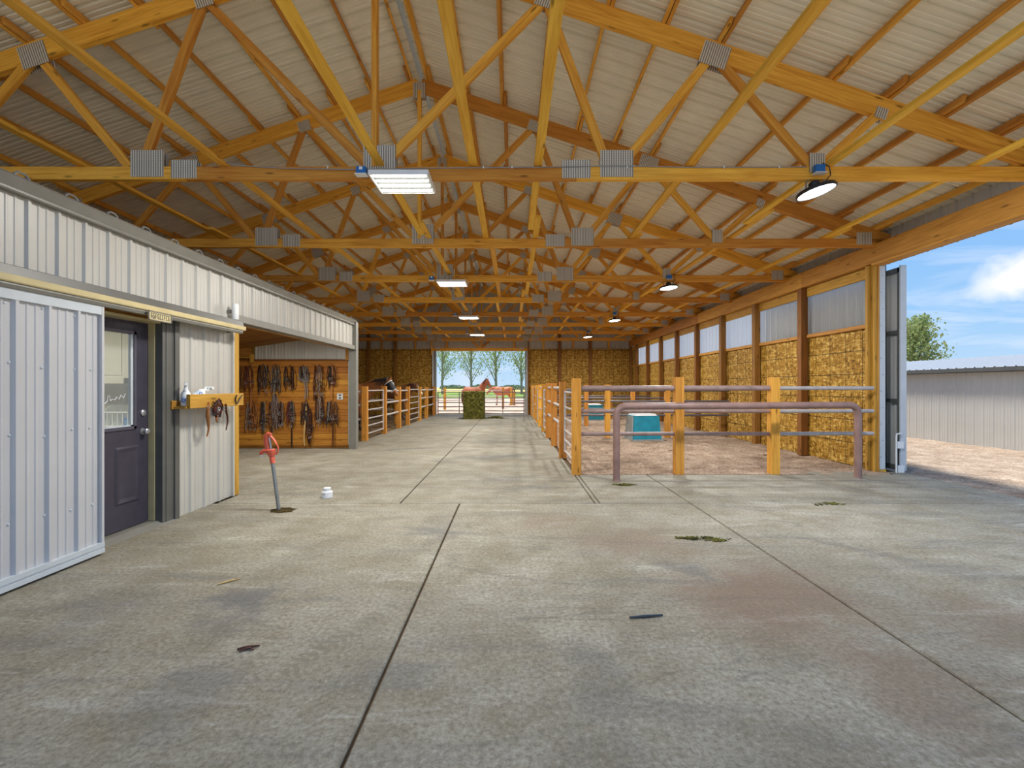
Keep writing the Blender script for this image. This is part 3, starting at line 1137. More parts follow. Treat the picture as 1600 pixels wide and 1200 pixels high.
# ---- tack bay ceiling and divider wall with horizontal planks
tack_ceiling = struct('ceiling_tack')
zc = lambda x: 2.30 + (x + 5.85) * 0.145
for k in range(30):
    y = 6.0 + k * 0.15
    xa, xb = -8.9, -3.76
    board('ceiling_board', (xa, y + 0.07, zc(xa) + 0.02), (xb, y + 0.07, zc(xb) + 0.02), 0.146, 0.02, M['post'], tack_ceiling)
wall_divider = struct('wall_divider')
YT = 10.5
random.seed(3)
for k in range(14):
    z = 0.06 + 0.138 * k
    xa = -6.6
    for (xb) in ((-5.2 + random.uniform(-0.7, 0.7)), -3.68):
        board('plank', (xa + 0.002, YT + 0.03 + random.uniform(-0.003, 0.003), z + 0.069), (xb - 0.002, YT + 0.03, z + 0.069), 0.03, 0.133, M['plank'], wall_divider)
        xa = xb
board('cap_board', (-6.6, YT + 0.02, 2.01), (-3.75, YT + 0.02, 2.01), 0.05, 0.04, M['post'], wall_divider)
board('sill_board', (-6.6, YT + 0.03, 0.03), (-3.68, YT + 0.03, 0.03), 0.05, 0.06, M['post'], wall_divider)
for k in range(3):
    w = [0.914, 0.914, 0.34][k]
    place(sheet(w, 2.02, 2.75, M['siding'], rib=0.019), 'siding_panel', wall_divider, (-5.88 + 0.914 * k + 0.0, YT + 0.03, 0), 0)
trim_2 = struct('trim_2')
board('corner_stud', (-3.74, YT - 0.02, 2.0), (-3.74, YT - 0.02, 2.6), 0.07, 0.07, M['beam'], trim_2)
board('door_header', (-6.7, YT - 0.05, 2.19), (-5.92, YT - 0.05, 2.19), 0.05, 0.2, M['beam'], trim_2)
board('door_header', (-6.7, YT - 0.06, 2.07), (-5.92, YT - 0.06, 2.07), 0.05, 0.04, M['trimwood'], trim_2)
board('corner_stud', (-5.90, YT - 0.05, 1.95), (-5.90, YT - 0.05, 2.14), 0.08, 0.06, M['trimwood'], trim_2)
MB().box((-3.72, YT - 0.035, 0.1), (-3.685, YT - 0.015, 1.98)).build('edge_flashing', M['trimwhite'], trim_2)
MB().box((-9.0, YT + 0.06, 0), (-3.68, YT + 0.10, 2.9)).build('wall_backing', M['osb'], wall_divider)
MB().box((-9.06, 6.0, 0), (-9.0, 10.6, 2.9)).build('wall_backing', M['osb'], wall_divider)

# ================================================================== OBJECTS
# ---- roof trusses
TG = 'timber roof trusses'


def make_truss():
    T = bpy.data.objects.new('roof_truss', None)
    COL.objects.link(T)
    th = 0.07

    def bd(name, a, b, h):
        board(name, (RX + a[0], 0, a[1]), (RX + b[0], 0, b[1]), th, h, M['truss'], T)
    ztop = lambda u: 6.30 - SLOPE * abs(u)
    bd('bottom_chord', (-7.6, 3.73), (-2.07, 3.73), 0.14)
    bd('bottom_chord', (-2.066, 3.73), (2.2, 3.73), 0.14)
    bd('bottom_chord', (2.204, 3.73), (7.6, 3.73), 0.14)
    for s in (1, -1):
        bd('top_chord', (s * 0.02, ztop(0.02)), (s * 7.72, ztop(7.72)), 0.21)
        zb = 3.80
        W = [((0.06, zb), (1.85, ztop(1.85) - 0.06)), ((1.88, ztop(1.88) - 0.06), (2.55, zb)), ((2.68, zb), (3.68, ztop(3.68) - 0.06)),
             ((3.74, ztop(3.74) - 0.06), (4.78, zb)), ((4.86, zb), (5.52, ztop(5.52) - 0.06))]
        for (a, b) in W:
            x0, z0 = a
            x1, z1 = b
            p0, p1 = (RX + s * x0, 0, z0), (RX + s * x1, 0, z1)
            board('web', p0, p1, th - 0.012, 0.092, M['truss'], T)
    board('web', (RX, 0, 3.80), (RX, 0, 6.2), th - 0.012, 0.092, M['truss'], T)
    # connector plates on both faces
    P = [(0.06, 3.87, 0.35, 0.32, 0), (0.0, 6.2, 0.20, 0.25, 0)]
    for s in (1, -1):
        a = math.degrees(math.atan(SLOPE)) * s
        P += [(s * 2.20 if s > 0 else -2.07, 3.77, 0.31 if s > 0 else 0.28, 0.20, 0), (s * 2.64 if s > 0 else -2.47, 3.83, 0.36, 0.29, 0), (s * 4.82, 3.84, 0.17, 0.21, 0), (s * 7.2, 3.80, 0.25, 0.2, 0),
              (s * 1.86, ztop(1.86) - 0.06, 0.20, 0.17, a), (s * 3.71, ztop(3.71) - 0.05, 0.30, 0.25, a), (s * 5.52, ztop(5.52) - 0.08, 0.13, 0.12, a)]
    for (u, z, w, h, a) in P:
        for fy in (-1, 1):
            o = obj('connector_plate', MB().cbox((0, 0, 0), (w, 0.003, h)).mesh('connector_plate', M['plate']), T)
            o.location = (RX + u, fy * (th / 2 + 0.0025), z)
            o.rotation_euler = (0, R(a), 0)
    return T


TRUSSES = TRUSS_Y[1:]
proto = make_truss()
ORD = ['nearest full timber roof truss, carrying the first round lamp and blue boxes',
       'second timber roof truss, ending above the big side opening jamb', 'third timber roof truss, with the second pair of lamps',
       'fourth timber roof truss from the front, no lamp on it', 'fifth timber roof truss, carrying the third pair of lamps',
       'sixth timber roof truss, between the third and fourth lamp pairs', 'seventh timber roof truss, with the farthest pair of lamps',
       'farthest timber roof truss, close before the gable wall']
for k, y in enumerate(TRUSSES):
    o = proto if k == 0 else copy_tree(proto)
    o.location = (0, y, 0)
    tag(o, ORD[k], 'roof truss', TG)

# cables stapled along the nearest truss and up a brace
m = MB()
yc = 5.05 - 0.045
pts = [(-3.15, yc, 3.845), (-2.9, yc, 3.80), (-2.5, yc, 3.775), (-1.7, yc, 3.76), (-0.9, yc, 3.775), (0.2, yc, 3.785), (1.1, yc, 3.80), (2.0, yc, 3.785), (3.2, yc, 3.79)]
m.tube(pts, 0.006, 6)
c1 = m.build('power_cable', M['cable'], None, True)
tag(c1, 'grey cable stapled along the nearest roof truss chord', 'cable')
m = MB()
pts = [(-3.17, 5.0, 3.853), (-3.16, 4.2, 3.855), (-3.17, 3.2, 3.857), (-3.16, 2.0, 3.853), (-3.17, 1.75, 3.853)]
m.tube(pts, 0.007, 6)
m.tube([(p[0] + 0.03, p[1], p[2]) for p in pts], 0.006, 6)
c2 = m.build('power_cable', M['cable'], None, True)
tag(c2, 'pair of grey cables lying on the roof brace above the sliding door', 'cable')
for (x) in (-2.0, -0.31, 0.0, 1.25, 2.3, 2.9):
    MB().cbox((x, yc - 0.004, 3.785), (0.012, 0.008, 0.025)).build('staple', M['white'], c1)

# ---- lamps
LG = 'round high-bay lamps'
FG = 'tube high-bay lamps'


def round_lamp(x, y, label, tilt):
    T = thing('high_bay_lamp', label, 'lamp', (x, y, 3.53), 0, LG)
    q = bpy.data.objects.new('lamp_head', None)
    m = MB().lathe([(0.0, 0.05), (0.07, 0.05), (0.08, 0.035), (0.185, 0.028), (0.195, 0.012), (0.195, -0.008), (0.180, -0.012), (0.178, 0.0)], 36)
    body = m.build('housing', M['black'], T, True)
    body.rotation_euler = tilt
    l = MB().lathe([(0.0, -0.004), (0.172, -0.004), (0.178, 0.0), (0.0, 0.002)], 36).build('lens', M['lens'], body, True)
    d = MB().lathe([(0.055, 0.05), (0.055, 0.10), (0.04, 0.115), (0.0, 0.115)], 20).build('driver', M['black'], body, True)
    br = MB()
    br.tube([(-0.11, 0, 0.03), (-0.11, 0, 0.10), (-0.07, 0, 0.14), (0.07, 0, 0.14), (0.11, 0, 0.10), (0.11, 0, 0.03)], 0.009, 8)
    br.tube([(0, 0, 0.14), (0, 0.0, 0.19)], 0.012, 8)
    br.build('bracket', M['galv'], T, True)
    MB().tube([(0.06, -0.05, 0.08), (0.12, -0.055, 0.16), (0.11, -0.05, 0.25), (0.04, -0.045, 0.29)], 0.006, 6).build('power_cord', M['black'], T, True)
    bx = MB().cbox((-0.01, -0.066, 0.215), (0.10, 0.05, 0.085)).build('junction_box', M['blue'], T)
    MB().cbox((-0.01, -0.075, 0.166), (0.13, 0.075, 0.008)).build('box_cover', M['white'], bx)
    L = bpy.data.lights.new('lamp_light', 'AREA')
    L.shape = 'DISK'
    L.size = 0.34
    L.energy = UFO_POWER
    L.color = (0.95, 0.98, 1.0)
    lo = bpy.data.objects.new('lamp_light', L)
    COL.objects.link(lo)
    lo.parent = body
    lo.location = (0, 0, -0.02)
    return T


def tube_lamp(x, y, label):
    T = thing('tube_lamp', label, 'lamp', (x, y, 3.60), 0, FG)
    w, d, n = 0.61, 0.47, 4
    m = MB()
    # tray, open underneath
    m.box((-w / 2, -d / 2, 0.045), (w / 2, d / 2, 0.05))
    for s in (-1, 1):
        m.box((-w / 2, s * d / 2 - 0.006, 0.0), (w / 2, s * d / 2 + 0.006, 0.05))
        m.box((s * w / 2 - 0.008, -d / 2, 0.0), (s * w / 2 + 0.008, d / 2, 0.05))
    m.build('tray', M['white'], T)
    for k in range(n):
        yy = -d / 2 + d * (k + 0.5) / n
        r = MB()
        hw = d / n / 2 - 0.006
        r.add([(-w / 2 + 0.02, yy - hw, 0.004), (-w / 2 + 0.02, yy - hw * 0.5, 0.036), (-w / 2 + 0.02, yy + hw * 0.5, 0.036), (-w / 2 + 0.02, yy + hw, 0.004),
               (w / 2 - 0.02, yy - hw, 0.004), (w / 2 - 0.02, yy - hw * 0.5, 0.036), (w / 2 - 0.02, yy + hw * 0.5, 0.036), (w / 2 - 0.02, yy + hw, 0.004)],
              [(0, 1, 5, 4), (1, 2, 6, 5), (2, 3, 7, 6)])
        r.build('reflector', M['reflector'], T)
        MB().tube([(-w / 2 + 0.025, yy, 0.016), (w / 2 - 0.025, yy, 0.016)], 0.013, 10).build('tube', M['tube'], T, True)
    bx = MB().cbox((-0.43, -0.075, 0.11), (0.10, 0.06, 0.08)).build('junction_box', M['blue'], T)
    MB().cbox((-0.43, -0.105, 0.13), (0.035, 0.004, 0.03)).build('box_label', M['white'], bx)
    MB().cbox((-0.43, -0.08, 0.066), (0.125, 0.09, 0.008)).build('box_cover', M['white'], bx)
    L = bpy.data.lights.new('lamp_light', 'AREA')
    L.shape = 'RECTANGLE'
    L.size = w * 0.9
    L.size_y = 0.055
    L.energy = TUBE_POWER / n
    L.color = (1.0, 0.97, 0.90)
    for k in range(n):
        lo = bpy.data.objects.new('lamp_light', L)
        COL.objects.link(lo)
        lo.parent = T
        lo.location = (0, -d / 2 + d * (k + 0.5) / n, 0.0015)
    return T


for k, (ti, dx, wd) in enumerate(((1, 0, 'nearest'), (3, 0.05, 'second nearest'), (5, -0.03, 'third'), (7, -0.09, 'farthest'))):
    y = TRUSS_Y[ti]
    round_lamp(3.32 + dx, y - 0.02, wd + ' round black high-bay lamp hanging below the truss, right side', (R(-4), R(-12 if k == 0 else -4), 0))
    tube_lamp(-1.18 - 0.1 * k, y - 0.04, wd + ' white tube lamp under the truss, left of centre')

# ---- sliding door on the left wall, with its track
sd = thing('sliding_door', 'white ribbed metal sliding door leaf in the left foreground', 'door', (-3.44, 0.19, 0))


def part_at(me, name, parent, loc=(0, 0, 0), rz=0.0):
    o = obj(name, me, parent)
    o.location = loc
    o.rotation_euler = (0, 0, rz)
    return o


for k in range(4):
    part_at(sheet(0.914, 0.09, 2.04, M['sidingw'], rib=0.022), 'siding_panel', sd, (0, k * 0.914, 0), R(90))
MB().box((-0.05, 0, 0.02), (-0.005, 3.656, 2.06)).build('door_core', M['trimgrey'], sd)
MB().box((-0.02, 0, 2.0), (0.026, 3.66, 2.075)).build('top_rail', M['trimwhite'], sd)
m = MB()
m.box((-0.045, 0, 0.02), (0.036, 3.665, 0.055))
m.box((-0.045, 0, 0.055), (0.026, 3.665, 0.068))
m.box((-0.045, 0, 0.068), (0.034, 3.665, 0.105))
m.build('bottom_rail', M['trimwhite'], sd)
MB().box((-0.05, 3.645, 0.02), (0.028, 3.667, 2.075)).build('edge_trim', M['sidingw'], sd)
m = MB()
rng = random.Random(5)
for yy in (2.95, 3.18, 3.42, 3.58):
    for zz in (0.45, 1.05, 1.55, 1.97):
        mm = MB().lathe([(0.009, 0), (0.009, 0.004), (0.005, 0.008), (0.0, 0.009)], 8)
        jy, jz = rng.uniform(-0.02, 0.02), rng.uniform(-0.02, 0.02)
        m.add([(0.0 + c, yy + a + jy, zz + b + jz) for a, b, c in mm.v], mm.f)
m.build('screw_heads', M['trimwhite'], sd)
m = MB()
for yy in (2.9, 3.3):
    m.cbox((-0.01, yy, 2.10), (0.03, 0.09, 0.05))
    m.tube([(-0.012, yy - 0.03, 2.10), (0.012, yy - 0.03, 2.10)], 0.02, 10)
    m.tube([(-0.012, yy + 0.03, 2.10), (0.012, yy + 0.03, 2.10)], 0.02, 10)
m.build('roller_hanger', M['galv'], sd)
tr = thing('sliding_door_track', 'grey and beige boxed track cover above the sliding door', 'door track', (-3.59, -1.3, 0))
pr = [(0, 2.245), (0.14, 2.215), (0.215, 2.175), (0.22, 2.165), (0.215, 2.16), (0.19, 2.16), (0.19, 2.125), (0.17, 2.10), (0.165, 2.075), (0.10, 2.075), (0.10, 2.12), (0, 2.12)]


def extrude(pr, y0, y1):
    m = MB()
    n = len(pr)
    vs = [(x_, y0, z_) for x_, z_ in pr] + [(x_, y1, z_) for x_, z_ in pr]
    m.add(vs, [(k, n + k, n + (k + 1) % n, (k + 1) % n) for k in range(n)] + [tuple(range(n)), tuple(range(2 * n - 1, n - 1, -1))])
    return m


extrude([(0, 2.245), (0.17, 2.235), (0.185, 2.228), (0.20, 2.162), (0.0, 2.162)], 0, 7.13).build('cover_top', M['trimdark'], tr)
extrude([(0.05, 2.162), (0.207, 2.162), (0.215, 2.155), (0.212, 2.118), (0.205, 2.110), (0.05, 2.115)], 0, 7.15).build('cover_lip', M['trimbeige'], tr)
extrude([(0.06, 2.11), (0.196, 2.110), (0.198, 2.095), (0.186, 2.072), (0.165, 2.068), (0.155, 2.085), (0.06, 2.09)], 0, 7.12).build('track_rail', M['trimgrey'], tr)
MB().box((0, 7.11, 2.08), (0.05, 7.125, 2.24)).build('end_plate', M['trimgrey'], tr)

# ---- small sign over the man door (weathered dark lettering, not legible)
sg = thing('door_sign', 'small pale metal sign with worn lettering above the man door', 'sign', (-3.368, 4.27, 2.025))
sg.scale = (1, 0.8, 1)
MB().box((-0.006, 0.0, 0.0), (0.0, 0.36, 0.085)).build('sign_board', M['trimbeige'], sg)
m = MB()
for (a, b, c, d) in ((0, 0.36, 0, 0.008), (0, 0.36, 0.077, 0.085), (0, 0.010, 0, 0.085), (0.35, 0.36, 0, 0.085)):
    m.box((0, a, c), (0.005, b, d))
m.build('sign_border', M['trimgrey'], sg)
rng = random.Random(11)
m = MB()
for k in range(9):
    y0 = 0.035 + k * 0.034
    m.box((0.0005, y0, 0.018), (0.002, y0 + 0.007, 0.068))
    for zz in rng.sample([0.018, 0.04, 0.061], 2):
        m.box((0.0005, y0, zz), (0.002, y0 + 0.022, zz + 0.007))
    if rng.random() < 0.5:
        m.box((0.0005, y0 + 0.017, 0.018), (0.002, y0 + 0.023, 0.05))
m.build('lettering', M['trimdark'], sg)

# ---- cylindrical light at the end of the track
wl = thing('wall_light', 'white cylinder light on the left wall above the track end', 'wall light', (-3.50, 5.83, 2.25))
MB().lathe([(0.036, 0), (0.040, 0.01), (0.040, 0.19), (0.034, 0.20), (0.0, 0.20)], 20).build('shade', M['white'], wl, True)
MB().box((-0.10, -0.02, 0.08), (-0.03, 0.02, 0.12)).build('bracket', M['trimgrey'], wl)

# ---- cabinets and things in the room behind the glass
cb = thing('wall_cabinet', 'cream wall cabinet with panelled door seen through the door glass', 'cabinet', (-5.45, 5.5, 1.42))
MB().box((0, 0, 0), (0.92, 0.34, 0.85)).build('body', M['cabinet'], cb)
for k in range(2):
    d = MB()
    a = 0.01 + k * 0.455
    d.box((a, -0.02, 0.02), (a + 0.445, 0, 0.84))
    dd = d.build('door', M['cabinet'], cb)
    m = MB()
    for (x0, x1, z0, z1) in ((a, a + 0.445, 0.02, 0.085), (a, a + 0.445, 0.775, 0.84), (a, a + 0.065, 0.02, 0.84), (a + 0.38, a + 0.445, 0.02, 0.84)):
        m.box((x0, -0.034, z0), (x1, -0.019, z1))
    m.build('door_frame', M['cabinet'], dd)
    MB().box((a + 0.10, -0.028, 0.12), (a + 0.345, -0.02, 0.74)).build('raised_panel', M['cabinet'], dd)
sh = thing('open_shelves', 'cream open shelf unit beside the cream wall cabinet', 'shelf', (-4.52, 5.6, 1.42))
m = MB()
m.box((0, 0, 0), (0.02, 0.24, 0.85))
m.box((0.40, 0, 0), (0.42, 0.24, 0.85))
m.build('side_panel', M['cabinet'], sh)
for z in (0, 0.3, 0.6, 0.83):
    MB().box((0.02, 0, z), (0.40, 0.24, z + 0.02)).build('shelf', M['cabinet'], sh)
mug = thing('mug', 'white mug on the open shelf behind the door glass', 'mug', (-4.33, 5.66, 1.441))
MB().lathe([(0.035, 0), (0.042, 0.01), (0.043, 0.095), (0.038, 0.095), (0.036, 0.015), (0.0, 0.012)], 18).build('cup', M['white'], mug, True)
MB().tube([(0.04, 0, 0.08), (0.07, 0, 0.07), (0.07, 0, 0.035), (0.04, 0, 0.02)], 0.006, 6).build('handle', M['white'], mug, True)
ct = thing('kitchen_counter', 'grey kitchen counter with cream cupboard below, behind the door glass', 'counter', (-6.2, 5.28, 0))
MB().box((0, 0, 0.90), (2.45, 0.56, 0.94)).build('worktop', M['tile'], ct)
MB().box((0, 0.03, 0.0), (2.45, 0.56, 0.90)).build('cupboard', M['cabinet'], ct)
bk = thing('dish_rack', 'white dish rack with plates on the counter behind the glass', 'dish rack', (-4.62, 5.44, 0.94))
m = MB()
for k in range(7):
    m.box((-0.18 + k * 0.06, -0.12, 0), (-0.172 + k * 0.06, 0.12, 0.17))
m.box((-0.19, -0.13, 0.16), (0.19, -0.12, 0.175))
m.box((-0.19, 0.12, 0.16), (0.19, 0.13, 0.175))
m.box((-0.19, -0.13, 0), (0.19, 0.13, 0.012))
m.build('rack', M['white'], bk)
for k in range(3):
    mm = MB().lathe([(0.0, 0), (0.06, 0.0), (0.11, 0.012), (0.112, 0.016), (0.06, 0.006), (0.0, 0.006)], 20)
    mm.v = [(-0.11 + k * 0.09 + c, a, 0.14 + b) for a, b, c in mm.v]
    mm.build('plate', M['white'], bk, True)
bb = thing('blue_carton', 'small blue carton on the counter behind the door glass', 'carton', (-4.43, 5.22, 0.0))
MB().box((-0.065, 0, 0.94), (0.065, 0.05, 1.04)).build('carton', M['blue'], bb)
bb.location = (-4.43, 5.33, 0)
MB().box((-0.05, -0.002, 0.965), (0.05, 0, 1.015)).build('carton_label', plain('blue_label', sr(70, 140, 190), 0.5), bb)
rl = thing('added_room_lamp', 'added unseen lamp lighting the room behind the man door', 'lamp', (-5.0, 4.2, 2.36))  # lamp added out of view to brighten the room behind the glass
MB().lathe([(0.10, 0.06), (0.14, 0.04), (0.13, 0.0), (0.0, -0.02)], 24).build('added_diffuser', M['lens'], rl, True)
L = bpy.data.lights.new('added_room_light', 'AREA')
L.shape = 'DISK'
L.size = 0.3
L.energy = 16
L.color = (1, 0.93, 0.8)
lo = bpy.data.objects.new('added_room_light', L)
COL.objects.link(lo)
lo.parent = rl
lo.location = (0, 0, -0.03)

# ---- tack bay lamp
tl = thing('ceiling_lamp', 'small round lamp on the tack bay ceiling', 'lamp', (-4.45, 8.6, zc(-4.45)))
MB().lathe([(0.09, 0.0), (0.10, -0.02), (0.0, -0.02)], 20).build('base', M['white'], tl, True)
MB().lathe([(0.088, -0.021), (0.085, -0.05), (0.05, -0.075), (0.0, -0.08)], 20).build('globe', M['lens'], tl, True)
L = bpy.data.lights.new('lamp_light', 'AREA')
L.shape = 'DISK'
L.size = 0.2
L.energy = 20
L.color = (1, 0.95, 0.86)
lo = bpy.data.objects.new('lamp_light', L)
COL.objects.link(lo)
lo.parent = tl
lo.location = (0, 0, -0.09)
ol = thing('wall_outlet', 'white electrical outlet on the plank tack wall', 'outlet', (-3.92, YT + 0.008, 1.18))
MB().box((-0.065, -0.012, -0.07), (0.065, 0.006, 0.07)).build('cover', M['white'], ol)
m = MB()
for s in (-1, 1):
    m.box((-0.03, -0.014, s * 0.032 - 0.022), (0.03, -0.012, s * 0.032 + 0.022))
m.build('socket', M['trimgrey'], ol)

# ---- wooden shelf on the left wall with bottles and straps
sf = thing('wall_shelf', 'wooden plank shelf on the left wall beside the man door', 'shelf', (-3.575, 4.80, 1.17))
board('front_plank', (-3.40, 4.84, 1.245), (-3.40, 5.80, 1.245), 0.04, 0.15, M['trimwood'], sf)
board('back_plank', (-3.56, 4.80, 1.21), (-3.56, 5.80, 1.21), 0.035, 0.09, M['trimwood'], sf)
board('bottom_plank', (-3.48, 4.82, 1.182), (-3.48, 5.75, 1.182), 0.13, 0.024, M['trimwood'], sf)
m = MB()
m.tube([(0.20, 0.85, 0.13), (0.21, 0.805, 0.08), (0.21, 0.825, 0.025), (0.205, 0.86, 0.03)], 0.008, 6)
m.tube([(0.20, 0.87, 0.03), (0.205, 0.90, 0.08), (0.21, 0.95, 0.13)], 0.007, 6)
m.build('hook', M['leather_black'], sf, True)
m = MB()
for yy in (4.86, 5.55):
    m.cbox((0.0, yy - 4.80, -0.07), (0.02, 0.05, 0.09))
m.build('shelf_bracket', M['black'], sf)


def spray_bottle(loc, rot, label):
    T = thing('spray_bottle', label, 'bottle', loc)
    T.rotation_euler = rot
    MB().lathe([(0.042, 0), (0.047, 0.008), (0.047, 0.11), (0.040, 0.14), (0.018, 0.18), (0.014, 0.20), (0.0, 0.20)], 18).build('bottle', M['white'], T, True)
    MB().lathe([(0.0476, 0.03), (0.0482, 0.032), (0.0482, 0.095), (0.0476, 0.097)], 18).build('bottle_label', plain('white_blue_label', sr(190, 204, 226), 0.5), T, True)
    mk = MB()
    mk.tube([(0.0485 * math.cos(a), 0.0485 * math.sin(a), 0.065 + 0.016 * math.sin(b_)) for a, b_ in [(-0.5 + 0.33 * math.cos(k / 10 * 2 * PI), k / 10 * 2 * PI) for k in range(10)]], 0.004, 5, closed=True)
    mk.build('label_mark', M['blue'], T)
    h = MB()
    h.tube([(0, 0, 0.19), (0, 0, 0.225)], 0.016, 10)
    h.box((-0.02, -0.014, 0.22), (0.075, 0.014, 0.25))
    h.box((0.03, -0.007, 0.165), (0.045, 0.007, 0.22))
    h.build('spray_head', M['white'], T)
    return T


spray_bottle((-3.48, 4.915, 1.195), (0, 0, -0.9), 'white spray bottle standing upright at the left end of the wall shelf')
spray_bottle((-3.47, 5.03, 1.275), (R(-62), 0, 0), 'white spray bottle lying tilted on the wall shelf')

# ---- leather straps hung on the shelf


def strap(name, label, pts, widths, mat):
    T = thing(name, label, 'strap', pts[0])
    m = MB()
    o = Vector(pts[0])
    m.tube([Vector(p) - o for p in pts], widths, 8, flat=0.3)
    m.build('leather', mat, T, True)
    mm = MB()
    for k in range(16):
        a = 2 * PI * k / 16
        mm.v.append((0, 0, 0))
    mm = MB().tube([(0.0, 0.018 * math.cos(2 * PI * k / 12), -0.05 + 0.018 * math.sin(2 * PI * k / 12)) for k in range(12)], 0.0035, 6, closed=True)
    mm.build('buckle', M['buckle'], T, True)
    return T


strap('leather_strap', 'reddish brown leather strap hanging left on the wall shelf', [(-3.37, 5.12, 1.23), (-3.37, 5.10, 1.12), (-3.37, 5.10, 1.07), (-3.37, 5.115, 1.0), (-3.37, 5.12, 0.93), (-3.37, 5.09, 0.85)], [0.014, 0.020, 0.026, 0.018, 0.012, 0.008], M['leather_tan'])
strap('leather_strap', 'thin dark leather strap hanging right on the wall shelf', [(-3.37, 5.42, 1.20), (-3.37, 5.43, 1.12), (-3.37, 5.455, 1.05), (-3.37, 5.46, 0.98), (-3.37, 5.43, 0.89)], [0.016, 0.015, 0.011, 0.010, 0.007], M['leather_brown'])
kb = thing('halter', 'tangled dark halter with buckles hung over the wall shelf front', 'halter', (-3.36, 5.25, 1.2))
rng = random.Random(2)
for k in range(7):
    m = MB()
    pts = []
    for j in range(14):
        a = 2 * PI * j / 14
        pts.append((rng.uniform(-0.006, 0.022), 0.085 * math.cos(a) * rng.uniform(0.4, 1.1) + rng.uniform(-0.03, 0.03), -0.04 + 0.10 * math.sin(a) * rng.uniform(0.5, 1.1)))
    m.tube(pts, 0.008, 6, closed=True, flat=0.5)
    m.build('strap', M[('leather_black', 'leather_brown', 'leather_red', 'rope_grey')[k % 4]], kb, True)
MB().tube([(0.01, 0.02 + 0.02 * math.cos(2 * PI * k / 12), -0.05 + 0.02 * math.sin(2 * PI * k / 12)) for k in range(12)], 0.004, 6, closed=True).build('ring', M['buckle'], kb, True)
MB().tube([(0.01, -0.02, -0.12), (0.012, -0.03, -0.18), (0.01, -0.01, -0.21)], [0.016, 0.014, 0.006], 8, flat=0.4).build('strap', M['leather_tan'], kb, True)

# ---- tack hung on the plank wall


def tack(name, cat, label, x, zt, zb, w, cols, seed, nloop=5, tail=None, knot=0.5):
    rng = random.Random(seed)
    y = YT - 0.02
    T = thing(name, label, cat, (x, y, zt), 0, 'tack hung on the plank wall')
    MB().tube([(0, 0.035, 0.01), (0, -0.03, 0.02), (0, -0.045, 0.035)], 0.008, 6).build('peg', M['black'], T)
    H = zt - zb
    for k in range(nloop):
        c = rng.uniform(-0.5, 0.5) * w * 1.15
        hw = rng.uniform(0.012, 0.05) * (w / 0.3)
        dz = H * rng.uniform(0.62, 1.0)
        yo = -0.012 - 0.008 * k
        N = 9
        pts = [(c * 0.7 - 0.006, yo, 0.01)]
        for j in range(1, N):
            s = j / N
            pts.append((c * (0.7 + 0.3 * s) - hw * math.sin(PI * min(1, s * 1.15) * 0.9) + rng.uniform(-1, 1) * 0.012, yo + rng.uniform(-0.006, 0.006), -dz * s))
        pts.append((c, yo, -dz))
        for j in range(N - 1, 0, -1):
            s = j / N
            pts.append((c * (0.7 + 0.3 * s) + hw * math.sin(PI * min(1, s * 1.15) * 0.9) + rng.uniform(-1, 1) * 0.012, yo + rng.uniform(-0.006, 0.006), -dz * s))
        MB().tube(pts, rng.choice((0.007, 0.009, 0.012)), 6, closed=True, flat=0.5).build('strap', M[cols[k % len(cols)]], T, True)
    # a gathered knot of noseband, bit and buckles
    for k in range(7):
        cz = -H * (knot + rng.uniform(-0.1, 0.25))
        cx = rng.uniform(-0.3, 0.3) * w
        rr = rng.uniform(0.03, 0.065)
        ph = rng.uniform(0, 6)
        pts = [(cx + rr * 1.3 * math.cos(2 * PI * j / 12 + ph), -0.055 + 0.02 * math.sin(4 * PI * j / 12), cz + rr * math.sin(2 * PI * j / 12 + ph)) for j in range(12)]
        MB().tube(pts, 0.008, 6, closed=True, flat=0.6).build('noseband', M[cols[(k + 1) % len(cols)]], T, True)
    for k in range(3):
        cz = -H * (knot + rng.uniform(0.0, 0.42))
        cx = rng.uniform(-0.35, 0.35) * w
        pts = [(cx + 0.024 * math.cos(2 * PI * j / 12), -0.066, cz + 0.024 * math.sin(2 * PI * j / 12)) for j in range(12)]
        MB().tube(pts, 0.0055, 6, closed=True).build('ring', M['buckle'], T, True)
    if tail:
        m = MB()
        tx, tz, col = tail
        m.tube([(0.01, -0.05, 0), (0.02, -0.05, -H * 0.5), (tx * 0.6, -0.05, -(zt - tz) * 0.75), (tx * 0.4, -0.05, -(zt - tz)), (tx, -0.05, -(zt - tz) * 0.92), (tx * 0.9, -0.05, -(zt - tz) * 0.6), (0.03, -0.05, -H * 0.3), (0.015, -0.05, 0)], 0.011, 6)
        m.build('rein', M[col], T, True)
    return T


